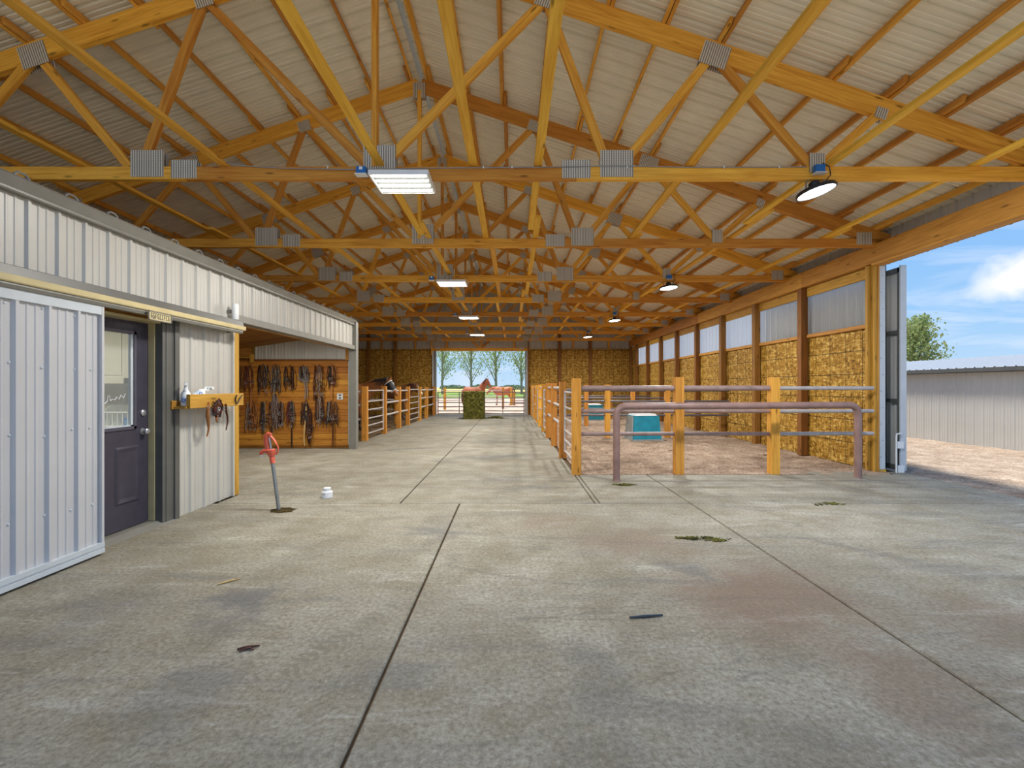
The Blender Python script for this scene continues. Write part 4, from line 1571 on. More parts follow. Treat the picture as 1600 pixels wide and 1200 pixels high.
px = lambda p: (p - 799) / 68.57
pz = lambda q: 1.40 - (q - 604.5) / 68.57
BK, BR, RD, TN, CR, GY = 'leather_black', 'leather_brown', 'leather_red', 'leather_tan', 'rope_cream', 'rope_grey'
UP = [('bridle', 'leftmost dark bridle of the upper row on the plank wall', 369, 572, 616, 0.28, (BK, BR, BK, GY), None),
      ('bridle', 'brown bridle with tan reins, second from left in the upper row', 391, 572, 614, 0.30, (BR, TN, RD, BR), (0.06, 638, TN)),
      ('bridle', 'black bridle, third from left in the upper row', 412, 571, 618, 0.28, (BK, BK, GY, BR), None),
      ('bridle', 'narrow black bridle, fourth from left in the upper row', 431, 572, 618, 0.20, (BK, GY, BK), (-0.03, 630, GY)),
      ('bridle', 'short black bridle with a large ring, middle of the upper row', 453, 573, 613, 0.24, (BK, BK, BR), None),
      ('lead_rope', 'grey rope halter with a long dangling end in the upper row', 474, 573, 600, 0.24, (GY, GY, BK), (0.11, 624, GY)),
      ('halter', 'large dark halter with buckles, second from right in the upper row', 499, 572, 632, 0.26, (BK, BR, BR, GY), None),
      ('reins', 'thin dark reins looped over a peg, rightmost of the upper row', 519, 572, 608, 0.22, (BK, BR), (-0.02, 622, TN))]
LOW = [('bridle', 'leftmost oxblood bridle of the lower row on the plank wall', 368, 628, 672, 0.14, (RD, BR, BK), None),
       ('halter', 'brown rope halter, second from left in the lower row', 395, 629, 676, 0.24, (BR, TN, GY), None),
       ('halter', 'bulky grey and black halter, third from left in the lower row', 417, 628, 680, 0.30, (GY, BK, BK, BR, GY), None),
       ('reins', 'long brown reins hanging between halters in the lower row', 431, 618, 672, 0.14, (BR, GY), None),
       ('bridle', 'dark bridle with a pale hook, middle of the lower row', 439, 629, 670, 0.17, (BK, BR, GY), None),
       ('halter', 'oxblood halter with a long dark loop near the floor', 456, 628, 670, 0.22, (RD, RD, GY, BK), (0.02, 698, BK)),
       ('lead_rope', 'long cream lead rope looped down the plank wall', 478, 628, 665, 0.16, (BR, BK), (-0.03, 696, CR)),
       ('reins', 'dark looped reins beside the cream lead rope', 484, 640, 698, 0.10, (BK, BR), None),
       ('bridle', 'brown bridle with steel bit, second from right in the lower row', 501, 620, 674, 0.18, (BR, BK, GY), None),
       ('halter', 'black halter with grey webbing, rightmost of the lower row', 518, 628, 672, 0.28, (BK, GY, BK, BR), (0.06, 699, BR))]
for k, (nm, lb, p, q0, q1, w, cols, tail) in enumerate(UP + LOW):
    tl_ = (tail[0], pz(tail[1]), tail[2]) if tail else None
    tack(nm, nm.replace('_', ' '), lb, px(p), pz(q0), pz(q1), w, cols, 100 + k, nloop=8 + k % 3, tail=tl_)

# ---- yard hydrant, soil patch, white tub
hy = thing('yard_hydrant', 'red handled yard hydrant on a grey steel pipe', 'hydrant', (-2.64, 5.22, 0))
hy.rotation_euler = (0, R(-7.5), 0)
MB().tube([(0, 0, -0.03), (0, 0, 0.56)], 0.021, 14).build('pipe', M['galv'], hy, True)
MB().tube([(0, 0, 0.54), (0, 0, 0.60), (0, 0, 0.63)], [0.026, 0.028, 0.024], 14).build('collar', M['red'], hy, True)
m = MB()
m.tube([(0, 0, 0.61), (0, 0, 0.65), (0, 0, 0.69), (0, 0, 0.70)], [0.026, 0.045, 0.05, 0.04], 14)
m.tube([(-0.03, 0, 0.685), (-0.08, 0, 0.69), (-0.115, 0, 0.675), (-0.115, 0, 0.65)], [0.024, 0.024, 0.022, 0.02], 12)
m.build('spout_body', M['red'], hy, True)
MB().tube([(-0.115, 0, 0.655), (-0.115, 0, 0.625)], 0.015, 12).build('hose_thread', M['white'], hy, True)
m = MB()
m.tube([(-0.035, 0, 0.69), (-0.045, 0, 0.78), (-0.035, 0, 0.85), (-0.005, 0, 0.872), (0.025, 0, 0.855)], [0.026, 0.030, 0.032, 0.030, 0.024], 10, flat=0.6)
m.build('handle', M['red'], hy, True)
m = MB()
m.tube([(0.015, 0, 0.85), (0.05, 0, 0.80), (0.07, 0, 0.75)], [0.02, 0.018, 0.014], 10, flat=0.6)
m.tube([(0.065, 0, 0.76), (0.085, 0, 0.71), (0.075, 0, 0.66), (0.045, 0, 0.635)], 0.009, 8)
m.build('lever_link', M['red'], hy, True)
m = MB()
m.tube([(0.0, 0, 0.69), (0.005, 0, 0.76), (0.0, 0, 0.83)], 0.012, 8)
m.build('plunger_rod', M['buckle'], hy, True)


def soil(name, label, cx, cy, rx, ry, mat, seed, hgt=0.018):
    rng = random.Random(seed)
    m = MB()
    N = 22
    vs = [(0, 0, hgt)]
    for ring, rr in ((1, 0.5), (2, 1.0)):
        for k in range(N):
            a = 2 * PI * k / N
            j = rng.uniform(0.8, 1.15)
            vs.append((rx * rr * j * math.cos(a), ry * rr * j * math.sin(a), hgt * rng.uniform(0.5, 1.1) if ring == 1 else 0.001))
    fs = [(0, 1 + k, 1 + (k + 1) % N) for k in range(N)] + [(1 + k, 1 + N + k, 1 + N + (k + 1) % N, 1 + (k + 1) % N) for k in range(N)]
    m.add(vs, fs)
    o = m.build(name, mat, None, True)
    o.location = (cx, cy, 0)
    return tag(o, label, 'soil')


soil('soil_patch', 'dark patch of soil around the hydrant foot', -2.60, 5.23, 0.15, 0.12, earth('wet_soil', sr(46, 42, 20), sr(78, 66, 38), sr(104, 88, 54), 9.0, 0.8, 0.03), 4)
jr = thing('plastic_tub', 'small white plastic tub with lid standing on the concrete', 'tub', (-2.34, 5.83, 0))
MB().lathe([(0.062, 0), (0.068, 0.006), (0.068, 0.075), (0.055, 0.086), (0.0, 0.086)], 24).build('body', M['white'], jr, True)
MB().lathe([(0.044, 0.086), (0.046, 0.09), (0.046, 0.122), (0.04, 0.126), (0.0, 0.126)], 24).build('lid', M['white'], jr, True)
MB().box((-0.02, -0.0692, 0.05), (0.0, -0.066, 0.057)).build('print', M['trimdark'], jr)


# ---- loose hay, droppings, litter


def hay_clump(name, label, cx, cy, rx, ry, n, seed, mat, h=0.03, L=0.06):
    rng = random.Random(seed)
    m = MB()
    for k in range(n):
        if k == 0:
            cen = [(rng.uniform(-0.8, 0.8), rng.uniform(-0.7, 0.7), rng.uniform(0.2, 0.5)) for _ in range(7)]
        cx_, cy_, cr_ = rng.choice(cen)
        x, y = rx * (cx_ + rng.gauss(0, cr_ * 0.5)), ry * (cy_ + rng.gauss(0, cr_ * 0.6))
        r_ = min(1.0, math.hypot(x / rx, y / ry))
        z = rng.random() * h * (1 - r_) + 0.004
        b = rng.uniform(0, PI)
        l = L * rng.uniform(0.4, 1.0)
        m.tube([(x - l / 2 * math.cos(b), y - l / 2 * math.sin(b), z), (x, y, z + rng.uniform(0, 0.01)), (x + l / 2 * math.cos(b), y + l / 2 * math.sin(b), max(0.002, z + rng.uniform(-0.01, 0.01)))], rng.uniform(0.002, 0.005), 4)
    o = m.build(name, mat, None)
    o.location = (cx, cy, 0)
    return tag(o, label, 'hay', None, 'stuff')


hay_clump('loose_hay', 'flat clump of green hay on the near concrete slab', 1.76, 4.23, 0.22, 0.06, 190, 1, M['hay'], 0.02, 0.05)
hay_clump('loose_hay', 'small clump of hay by the hitching rail foot', 1.58, 6.55, 0.15, 0.05, 200, 2, M['hay'], 0.02, 0.05)
hay_clump('loose_hay', 'loose hay spilled beside the hay bale', -0.72, 20.4, 0.42, 0.3, 420, 3, M['hay'], 0.14, 0.22)
hay_clump('loose_hay', 'thin hay scatter at the far right concrete joint', 3.75, 5.5, 0.22, 0.06, 60, 6, M['hay'], 0.008, 0.05)
hay_clump('loose_hay', 'hay and weeds along the foot of the left stall', -4.2, 12.2, 0.35, 1.3, 700, 7, M['hay'], 0.10, 0.16)
st = MB().tube([(-0.11, -0.014, 0.008), (0, 0.0, 0.010), (0.1, 0.016, 0.008)], [0.006, 0.009, 0.006], 6).build('stick', M['trimdark'], None, True)
st.location = (0.82, 2.80, 0)
tag(st, 'short dark stick lying on the concrete in the foreground', 'stick')
m = MB()
m.tube([(-0.05, 0.0, 0.006), (0.0, 0.01, 0.012), (0.05, 0.035, 0.006)], [0.005, 0.008, 0.004], 6)
m.tube([(-0.03, -0.02, 0.006), (0.01, 0.005, 0.01), (0.04, -0.005, 0.006)], [0.004, 0.006, 0.003], 6)
tw = m.build('twig', M['leather_brown'], None, True)
tw.location = (-1.41, 2.45, 0)
tag(tw, 'small brown forked twig on the concrete at left', 'twig')
m = MB()
m.tube([(-0.05, -0.05, 0.005), (0.0, 0.0, 0.008), (0.05, 0.05, 0.005)], [0.004, 0.008, 0.004], 6)
t2 = m.build('twig', M['twine'], None, True)
t2.location = (-2.03, 3.30, 0)
tag(t2, 'pale dry stalk on the concrete near the sliding door', 'twig')

# ---- hay bale
bl = thing('hay_bale', 'tall green square hay bale standing in the aisle by the far gate', 'hay bale', (-1.66, 20.3, 0))
rng = np.random.RandomState(4)
m = MB()
w, d, h = 0.90, 0.85, 1.20
nx, nyb, nz = 14, 10, 18


def bale_face(fn, a, b):
    vs = []
    for j in range(b + 1):
        for i in range(a + 1):
            p = np.array(fn(i / a, j / b))
            edge = (i in (0, a)) or (j in (0, b))
            if not edge:
                p = p + rng.normal(0, 0.009, 3)
            vs.append(tuple(p))
    m.add(vs, [(j * (a + 1) + i, j * (a + 1) + i + 1, (j + 1) * (a + 1) + i + 1, (j + 1) * (a + 1) + i) for j in range(b) for i in range(a)])


bale_face(lambda s, t: (-w / 2 + w * s, -d / 2, h * t), nx, nz)
bale_face(lambda s, t: (w / 2 - w * s, d / 2, h * t), nx, nz)
bale_face(lambda s, t: (w / 2, -d / 2 + d * s, h * t), nyb, nz)
bale_face(lambda s, t: (-w / 2, d / 2 - d * s, h * t), nyb, nz)
bale_face(lambda s, t: (-w / 2 + w * s, -d / 2 + d * t, h), nx, nyb)
m.build('packed_hay', M['hay'], bl)
for x in (-0.3, -0.1, 0.1, 0.3):
    MB().tube([(x, -d / 2 - 0.012, 0.01), (x, -d / 2 - 0.012, h + 0.012), (x, d / 2 + 0.012, h + 0.012), (x, d / 2 + 0.012, 0.01)], 0.006, 5).build('twine', M['hay'], bl)

# ---- hitching rail
hr = thing('hitching_rail', 'brown painted pipe hitching rail in front of the pen', 'hitching rail', (1.56, 6.88, 0))
pts = [(0, 0, -0.02), (0, 0, 0.95)]
for k in range(1, 7):
    a = k / 6 * PI / 2
    pts.append((0.14 * (1 - math.cos(a)), 0, 0.98 + 0.13 * math.sin(a)))
X2 = 3.77
pts.append((X2 / 2, 0.11, 1.115))
for k in range(6, 0, -1):
    a = k / 6 * PI / 2
    pts.append((X2 - 0.14 * (1 - math.cos(a)), 0.22, 0.99 + 0.13 * math.sin(a)))
pts += [(X2, 0.22, 0.95), (X2, 0.22, -0.02)]
MB().tube(pts, 0.052, 18).build('pipe', M['hitch'], hr, True)
m = MB()
for (x, y) in ((0, 0), (X2, 0.22)):
    m.lathe([(0.058, 0.0), (0.058, 0.012), (0.053, 0.016)], 18, (x, y, 0))
m.build('weld_collar', M['hitch'], hr, True)

# ---- fences and gates


def fence(name, label, posts, rails, top, mat, r=0.032, bare=(), group='pipe rail fences'):
    """posts: [(x, y)], rails: heights; a rail joins each pair of neighbouring posts"""
    T = thing(name, label, 'fence', (posts[0][0], posts[0][1], 0), 0, group)
    for k, (x, y) in enumerate(posts):
        if k in bare:
            continue
        board('post', (x, y, 0), (x, y, top + random.uniform(-0.02, 0.02)), 0.14, 0.14, M['fence'], T)
    for k in range(len(posts) - 1):
        hs = rails[k] if isinstance(rails[0], (list, tuple)) else rails
        for z in hs or ():
            a, b = Vector((posts[k][0], posts[k][1], z)), Vector((posts[k + 1][0], posts[k + 1][1], z))
            dirv = (b - a).normalized()
            o = Vector((posts[0][0], posts[0][1], 0))
            rr = r * (1.35 if z > 1.35 and mat == 'pipe' else 1.0)
            MB().tube([a - o - dirv * -0.06, b - o - dirv * 0.06], rr if (mat != 'pipe' or k < 2) else r, 10).build('rail', M['pipegrey' if (mat == 'pipe' and k == 2) else mat], T, True)
    return T


def gate(name, label, a, b, hs, mat, r=0.021, stays=1, group='tube gates'):
    a, b = Vector((*a, 0)), Vector((*b, 0))
    T = thing(name, label, 'gate', a, 0, group)
    d = b - a
    L = d.length
    u = d / L
    for z in hs:
        MB().tube([(0, 0, z), tuple(d + Vector((0, 0, z)))], r, 8).build('rail', M[mat], T, True)
    for s in (0.0, 1.0):
        p = d * s
        MB().tube([(p.x, p.y, hs[-1] - 0.03), (p.x, p.y, hs[0] + 0.03)], r * 1.15, 8).build('end_tube', M[mat], T, True)
    for z in (hs[1], hs[-2]):
        for s_, e in ((0.0, -1), (1.0, 1)):
            p = d * s_
            q = p + u * e * 0.09
            MB().tube([(p.x, p.y, z), (q.x, q.y, z)], 0.014, 8).build('hinge', M['galv'], T, True)
    for k in range(stays):
        p = d * ((k + 1) / (stays + 1))
        MB().cbox((p.x, p.y, (hs[0] + hs[-1]) / 2), (0.035, 0.035, hs[0] - hs[-1])).build('stay', M[mat], T)
    return T


random.seed(21)
R3 = (1.38, 1.01, 0.645)
G6 = (1.30, 1.01, 0.79, 0.56, 0.37, 0.16)
XF = 1.03
fence('pen_fence', 'front pipe fence of the right pen with three tall square posts', [(XF, 7.38), (2.68, 7.42), (4.21, 7.42), (5.91, 7.47)], R3, 1.55, 'pipe', bare=(3,))
AY = [9.08, 10.95, 12.7, 14.5, 16.35, 18.1, 20.0, 21.8, 23.1]
fence('aisle_fence', 'right aisle fence, the middle run of posts behind the first gate', [(XF - 0.03, y) for y in AY[:3]], R3, 1.50, 'pipegrey')
fence('aisle_fence', 'right aisle fence, far run of posts up to the gable wall', [(XF - 0.03, y) for y in AY[3:]], [R3, None, R3, None, R3], 1.48, 'pipegrey')
gate('pen_gate', 'nearest tube gate in the right aisle fence', (XF, 7.50), (XF, 8.96), G6, 'pipegrey', 0.02, 0)
gate('pen_gate', 'second tube gate in the right aisle fence', (XF - 0.03, 12.82), (XF - 0.03, 14.38), G6, 'pipegrey', 0.02, 0)
gate('pen_gate', 'third tube gate in the right aisle fence', (XF - 0.03, 16.47), (XF - 0.03, 17.98), G6, 'pipegrey', 0.02, 0)
gate('pen_gate', 'farthest tube gate in the right aisle fence', (XF - 0.03, 20.12), (XF - 0.03, 21.68), G6, 'pipegrey', 0.02, 0)
fence('cross_fence', 'nearest cross fence between the right pens, beside the large teal waterer', [(XF + 0.05, 12.7), (2.63, 12.7), (4.28, 12.7), (6.04, 12.7)], (1.30, 1.0, 0.62), 1.46, 'gate', bare=(0, 3))
fence('cross_fence', 'middle cross fence between the right pens', [(XF + 0.05, 16.35), (2.63, 16.35), (4.28, 16.35), (6.04, 16.35)], (1.30, 1.0, 0.62), 1.46, 'gate', bare=(0, 3))
fence('cross_fence', 'farthest cross fence between the right pens', [(XF + 0.05, 20.0), (2.63, 20.0), (4.28, 20.0), (6.04, 20.0)], (1.30, 1.0, 0.62), 1.46, 'gate', bare=(0, 3))
XLF = -3.83
LY = [12.0, 13.8, 15.7, 16.95, 19.0, 20.0, 22.9]
fence('stall_fence', 'left stall fence with three posts, the masked horse leaning over it', [(XLF, 13.8), (XLF - 0.03, 15.7), (XLF, 16.95)], (1.27, 0.92, 0.55), 1.40, 'pipegrey')
fence('stall_fence', 'left stall corner post with rails running back to the left', [(XLF, 12.0), (-5.9, 12.0), (-8.0, 12.0)], (1.27, 0.92, 0.55), 1.41, 'pipegrey')
fence('stall_fence', 'far left stall fence by the gable doorway', [(XLF, 19.05), (XLF, 20.6), (XLF - 0.05, 22.9)], (1.27, 0.92, 0.55), 1.40, 'pipegrey')
gate('stall_gate', 'near tube gate of the left stall', (XLF, 12.1), (XLF, 13.68), G6, 'pipegrey', 0.02, 0)
gate('stall_gate', 'far tube gate of the left stall', (XLF, 17.07), (XLF, 18.9), G6, 'pipegrey', 0.02, 0)
fence('stall_divider', 'rail divider between the two left stalls', [(-4.3, 17.2), (-6.2, 17.2), (-8.2, 17.2)], (1.27, 0.92, 0.55), 1.38, 'pipegrey')
GZ = (1.13, 0.83, 0.60, 0.38, 0.17, 0.03)
gate('aisle_gate', 'left dark tube gate across the far doorway', (DX0 + 0.06, YE + 0.30), (-1.62, YE + 0.34), GZ, 'gate', 0.024, 1)
gate('aisle_gate', 'right dark tube gate across the far doorway', (-1.56, YE + 0.34), (DX1 - 0.06, YE + 0.30), GZ, 'gate', 0.024, 1)

# ---- teal waterers


def waterer(x, y, rz, label):
    T = thing('livestock_waterer', label, 'waterer', (x, y, 0), rz, 'teal livestock waterers')
    m = MB()
    w0, w1, d0, d1, h = 0.39, 0.34, 0.30, 0.25, 0.64
    vs = [(-w0, -d0, 0), (w0, -d0, 0), (w0, d0, 0), (-w0, d0, 0), (-w1, -d1, h), (w1, -d1, h), (w1, d1, h), (-w1, d1, h)]
    m.add(vs, [(0, 3, 2, 1), (4, 5, 6, 7), (0, 1, 5, 4), (1, 2, 6, 5), (2, 3, 7, 6), (3, 0, 4, 7)])
    m.build('body', M['teal'], T)
    m = MB()
    m.add([(-w1 + 0.03, -d1 - 0.012, h), (w1 - 0.06, -d1 - 0.012, h), (w1 - 0.06, d1, h), (-w1 + 0.03, d1, h), (-w1 + 0.05, -d1 + 0.01, h + 0.05), (w1 - 0.1, -d1 + 0.01, h + 0.05), (w1 - 0.1, d1 - 0.02, h + 0.05), (-w1 + 0.05, d1 - 0.02, h + 0.05)],
          [(0, 1, 5, 4), (1, 2, 6, 5), (2, 3, 7, 6), (3, 0, 4, 7), (4, 5, 6, 7)])
    m.build('lid', M['white'], T)
    m = MB()
    m.add([(-w0 - 0.006, -d0 + 0.04, 0.02), (-w0 - 0.006, d0 - 0.04, 0.02), (-w1 - 0.006, d1 - 0.04, h - 0.02), (-w1 - 0.006, -d1 + 0.04, h - 0.02),
           (-w0 - 0.03, -d0 + 0.05, 0.02), (-w0 - 0.03, d0 - 0.05, 0.02), (-w1 - 0.03, d1 - 0.05, h - 0.02), (-w1 - 0.03, -d1 + 0.05, h - 0.02)],
          [(4, 7, 6, 5), (0, 4, 5, 1), (1, 5, 6, 2), (2, 6, 7, 3), (3, 7, 4, 0)])
    m.build('access_panel', M['greyp'], T)
    MB().box((-0.44, -0.34, -0.02), (0.44, 0.34, 0.03)).build('base', M['greyp'], T)
    return T


waterer(3.50, 12.33, 0.14, 'large teal waterer with white lid behind the hitching rail')
waterer(3.45, 19.6, 0.1, 'smaller looking teal waterer far back in the right pens')

# ---- parked sliding door outside the right jamb
pd = thing('sliding_door', 'parked metal sliding door seen edge-on outside the right wall', 'door', (6.38, 7.58, 0))
for k in range(4):
    part_at(sheet(0.9, 0.02, 3.38, M['siding']), 'siding_panel', pd, (0.07, k * 0.9, 0), R(90))
m = MB()
m.box((0.015, 0.01, 3.30), (0.06, 3.6, 3.38))
m.box((0.015, 0.01, 0.02), (0.06, 3.6, 0.10))
m.box((0.015, 0.01, 0.02), (0.06, 0.07, 3.38))
m.build('frame', M['trimdark'], pd)
for z in (1.17, 2.31):
    MB().box((0.01, 0.07, z - 0.03), (0.06, 3.6, z + 0.03)).build('girt', M['trimdark'], pd)
MB().box((0.0, -0.012, 0.02), (0.10, 0.012, 3.40)).build('edge_trim', M['trimwhite'], pd)
m = MB()
m.tube([(-0.10, -0.05, 0.0), (-0.10, -0.05, 0.60), (-0.09, -0.05, 0.63), (-0.02, -0.05, 0.64)], 0.013, 8)
m.cbox((-0.03, -0.03, 0.45), (0.10, 0.05, 0.11))
m.cbox((-0.02, -0.03, 0.05), (0.10, 0.05, 0.12))
m.build('floor_latch', M['white'], pd)

# ---- neighbouring shed outside
sh2 = thing('metal_shed', 'long low white metal shed outside the right opening', 'shed', (11.3, 4.0, -0.04))
for k in range(22):
    part_at(sheet(0.914, 0.0, 1.90, M['siding'], rib=0.012), 'siding_panel', sh2, (0, 20.1 - k * 0.914, 0), R(-90))
RL = math.hypot(3.15, 0.46)
pr = []
for k in range(4):
    s = k * 0.2285
    pr += [(s, 0), (s + 0.012, 0.02), (s + 0.038, 0.02), (s + 0.05, 0)]
pr.append((0.914, 0))
m = MB()
vs = []
for (s, d) in pr:
    vs += [(-0.15, s, 1.90 + d), (3.0, s, 2.34 + d)]
m.add(vs, [(2 * k, 2 * k + 1, 2 * k + 3, 2 * k + 2) for k in range(len(pr) - 1)])
shed_roof = m.mesh('roof_panel', plain('shed_roof_sheet', sr(176, 180, 184), 0.45, var=0.04))
for k in range(22):
    part_at(shed_roof, 'roof_panel', sh2, (0, k * 0.914, 0))
m = MB().box((-0.17, 0, 1.79), (-0.13, 20.1, 1.90))
m.box((-0.17, 0, 1.79), (0.0, 20.1, 1.80))
m.build('eave_trim', M['trimdark'], sh2)
MB().box((6.0, 0, 0), (6.02, 20.1, 1.9)).build('back_wall', M['siding'], sh2)
m = MB()
for y in (0.0, 20.1):
    m.add([(0, y, 0), (6.0, y, 0), (6.0, y, 1.9), (3.0, y, 2.33), (0, y, 1.9)], [(0, 1, 2, 3, 4)])
m.build('gable_wall', M['siding'], sh2)
m = MB().add([(3.0, 0, 2.34), (6.15, 0, 1.9), (6.15, 20.1, 1.9), (3.0, 20.1, 2.34)], [(0, 1, 2, 3)])
m.build('back_roof', M['trimwhite'], sh2)

# ---- fences, trees and shrubs outside the far doorway


def outer_fence(label, posts, hs, mat):
    T = thing('paddock_fence', label, 'fence', (*posts[0], -0.06), 0, 'paddock fences outside')
    o = Vector((*posts[0], 0))
    for p in posts:
        board('post', (p[0], p[1], -0.06), (p[0], p[1], 1.35), 0.15, 0.15, M['fence'], T)
    for k in range(len(posts) - 1):
        for z in hs:
            a = Vector((*posts[k], z)) - o
            b = Vector((*posts[k + 1], z)) - o
            MB().tube([a, b], 0.03, 8).build('rail', M[mat], T, True)
    return T


outer_fence('near paddock pipe fence outside, left of the hay bale', [(-7.8, 29.5), (-4.3, 29.5), (-0.6, 31.0)], (1.22, 0.86, 0.60), 'pipegrey')
outer_fence('far paddock pipe fence outside, right behind the chestnut horse', [(0.0, 37.5), (4.2, 37.8), (8.5, 38.0)], (1.25, 0.95, 0.65, 0.35, 0.1), 'gate')
pp = thing('panel_post', 'pair of tan wooden posts in the paddock behind the far gate', 'post', (0.02, 36.6, -0.06))
board('post', (-0.08, 36.6, -0.06), (-0.08, 36.6, 1.32), 0.16, 0.16, M['fence'], pp)
board('post', (0.18, 36.6, -0.06), (0.18, 36.6, 1.05), 0.16, 0.16, M['fence'], pp)


def tree(label, loc, height, crown_r, crown_z0, nleaf, leaf, mat, seed, group, nbr=26, spread=0.55, slim=1.0):
    rng = random.Random(seed)
    T = thing('tree', label, 'tree', loc, 0, group)
    tips = []
    m = MB()
    tp = [(0, 0, 0)]
    x = y = 0
    for k in range(1, 9):
        x += rng.uniform(-0.02, 0.02) * height * 0.3
        y += rng.uniform(-0.02, 0.02) * height * 0.3
        tp.append((x, y, height * 0.95 * k / 8))
    m.tube(tp, [height * 0.016 * (1 - 0.9 * k / 8) + 0.02 for k in range(9)], 8)
    for k in range(nbr):
        s = crown_z0 / height + (0.97 - crown_z0 / height) * (k + 0.5) / nbr
        i = min(7, int(s / 0.95 * 8))
        fr = min(1.0, s / 0.95 * 8 - i)
        p0 = Vector(tp[i]).lerp(Vector(tp[i + 1]), fr)
        a = rng.uniform(0, 2 * PI)
        rr = crown_r * (1 - 0.75 * max(0, (s - 0.45) / 0.55)) * rng.uniform(0.5, 1.05)
        L = rr
        dirv = Vector((math.cos(a), math.sin(a), 0.9 * slim))
        p1 = p0 + dirv * L * 0.5 + Vector((0, 0, L * 0.1))
        p2 = p0 + dirv * L
        m.tube([p0, p1, p2], [height * 0.005 + 0.01, height * 0.003 + 0.006, 0.006], 5)
        tips += [(p0.lerp(p1, 0.7), L), (p1, L), (p1.lerp(p2, 0.6), L), (p2, L)]
    m.build('trunk', M['bark'], T, True)
    vs, fs = [], []
    for k in range(nleaf):
        c, L = rng.choice(tips)
        sp = spread * (0.3 + 0.5 * L)
        p = c + Vector((rng.gauss(0, sp * 0.5), rng.gauss(0, sp * 0.5), rng.gauss(0, sp * 0.45)))
        q = Euler((rng.uniform(0, 6.3), rng.uniform(0, 6.3), rng.uniform(0, 6.3))).to_matrix()
        s_ = leaf * rng.uniform(0.6, 1.3)
        o = len(vs)
        for (a, b) in ((-0.5, 0), (0, -0.32), (0.5, 0), (0, 0.32)):
            vs.append(tuple(p + q @ Vector((a * s_, b * s_, 0))))
        fs.append((o, o + 1, o + 2, o + 3))
    fo = MB().add(vs, fs).build('foliage', mat, T)
    tag(fo, None, None, None, 'stuff')
    return T


TGp = 'trees beyond the far doorway'
tree('leftmost slender sparse tree seen through the far doorway', (-13.6, 90, 0), 15, 4.2, 1.6, 2300, 0.34, M['leaf_a'], 1, TGp, nbr=34, spread=0.95, slim=1.7)
tree('slender tree left of the chestnut horse through the far doorway', (-8.2, 92, 0), 16, 4.6, 1.8, 2700, 0.34, M['leaf_a'], 2, TGp, nbr=34, spread=0.95, slim=1.7)
tree('slender tree right of the chestnut horse through the far doorway', (-3.1, 91, 0), 16, 4.4, 1.8, 2600, 0.34, M['leaf_a'], 3, TGp, nbr=34, spread=0.95, slim=1.7)
tree('rightmost slender sparse tree seen through the far doorway', (1.9, 90, 0), 15, 4.0, 1.7, 2300, 0.34, M['leaf_a'], 4, TGp, nbr=34, spread=0.95, slim=1.7)
tree('bushy green tree standing behind the white metal shed', (30.5, 35.0, 0), 6.1, 2.9, 1.2, 5200, 0.24, M['leaf_b'], 9, None, nbr=44, spread=0.6)
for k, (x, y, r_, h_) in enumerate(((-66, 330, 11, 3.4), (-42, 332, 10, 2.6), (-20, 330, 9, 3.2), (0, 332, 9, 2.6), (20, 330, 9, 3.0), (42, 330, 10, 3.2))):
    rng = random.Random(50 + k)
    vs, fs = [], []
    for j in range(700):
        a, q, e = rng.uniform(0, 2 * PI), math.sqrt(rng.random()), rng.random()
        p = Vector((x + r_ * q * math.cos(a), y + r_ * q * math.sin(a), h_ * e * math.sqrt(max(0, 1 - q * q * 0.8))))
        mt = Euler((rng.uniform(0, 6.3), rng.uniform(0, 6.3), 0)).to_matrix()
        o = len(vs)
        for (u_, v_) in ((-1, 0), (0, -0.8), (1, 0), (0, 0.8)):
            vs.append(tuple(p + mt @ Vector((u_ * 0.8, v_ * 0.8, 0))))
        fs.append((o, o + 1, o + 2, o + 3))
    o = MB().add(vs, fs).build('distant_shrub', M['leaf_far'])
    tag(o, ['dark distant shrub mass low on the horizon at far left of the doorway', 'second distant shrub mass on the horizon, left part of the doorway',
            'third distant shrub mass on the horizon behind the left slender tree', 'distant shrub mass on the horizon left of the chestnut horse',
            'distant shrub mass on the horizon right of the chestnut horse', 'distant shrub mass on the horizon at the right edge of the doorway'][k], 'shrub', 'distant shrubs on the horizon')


# ---- horses


def loft(m, secs, seg=14):
    """secs: (point, half width y, half height) ; sections square to the path"""
    pts = [Vector(s[0]) for s in secs]
    n = len(pts)
    vs = []
    for i in range(n):
        tg = (pts[min(n - 1, i + 1)] - pts[max(0, i - 1)]).normalized()
        side = tg.cross(Vector((0, 0, 1)))
        side = side.normalized() if side.length > 0.25 else Vector((0, 1, 0)) if abs(tg.y) < 0.5 else Vector((1, 0, 0))
        upv = side.cross(tg).normalized()
        for k in range(seg):
            a = 2 * PI * k / seg
            vs.append(pts[i] + side * math.cos(a) * secs[i][1] + upv * math.sin(a) * secs[i][2])
    fs = [(i * seg + k, i * seg + (k + 1) % seg, (i + 1) * seg + (k + 1) % seg, (i + 1) * seg + k) for i in range(n - 1) for k in range(seg)]
    fs += [tuple(range(seg - 1, -1, -1)), tuple((n - 1) * seg + k for k in range(seg))]
    m.add(vs, fs)


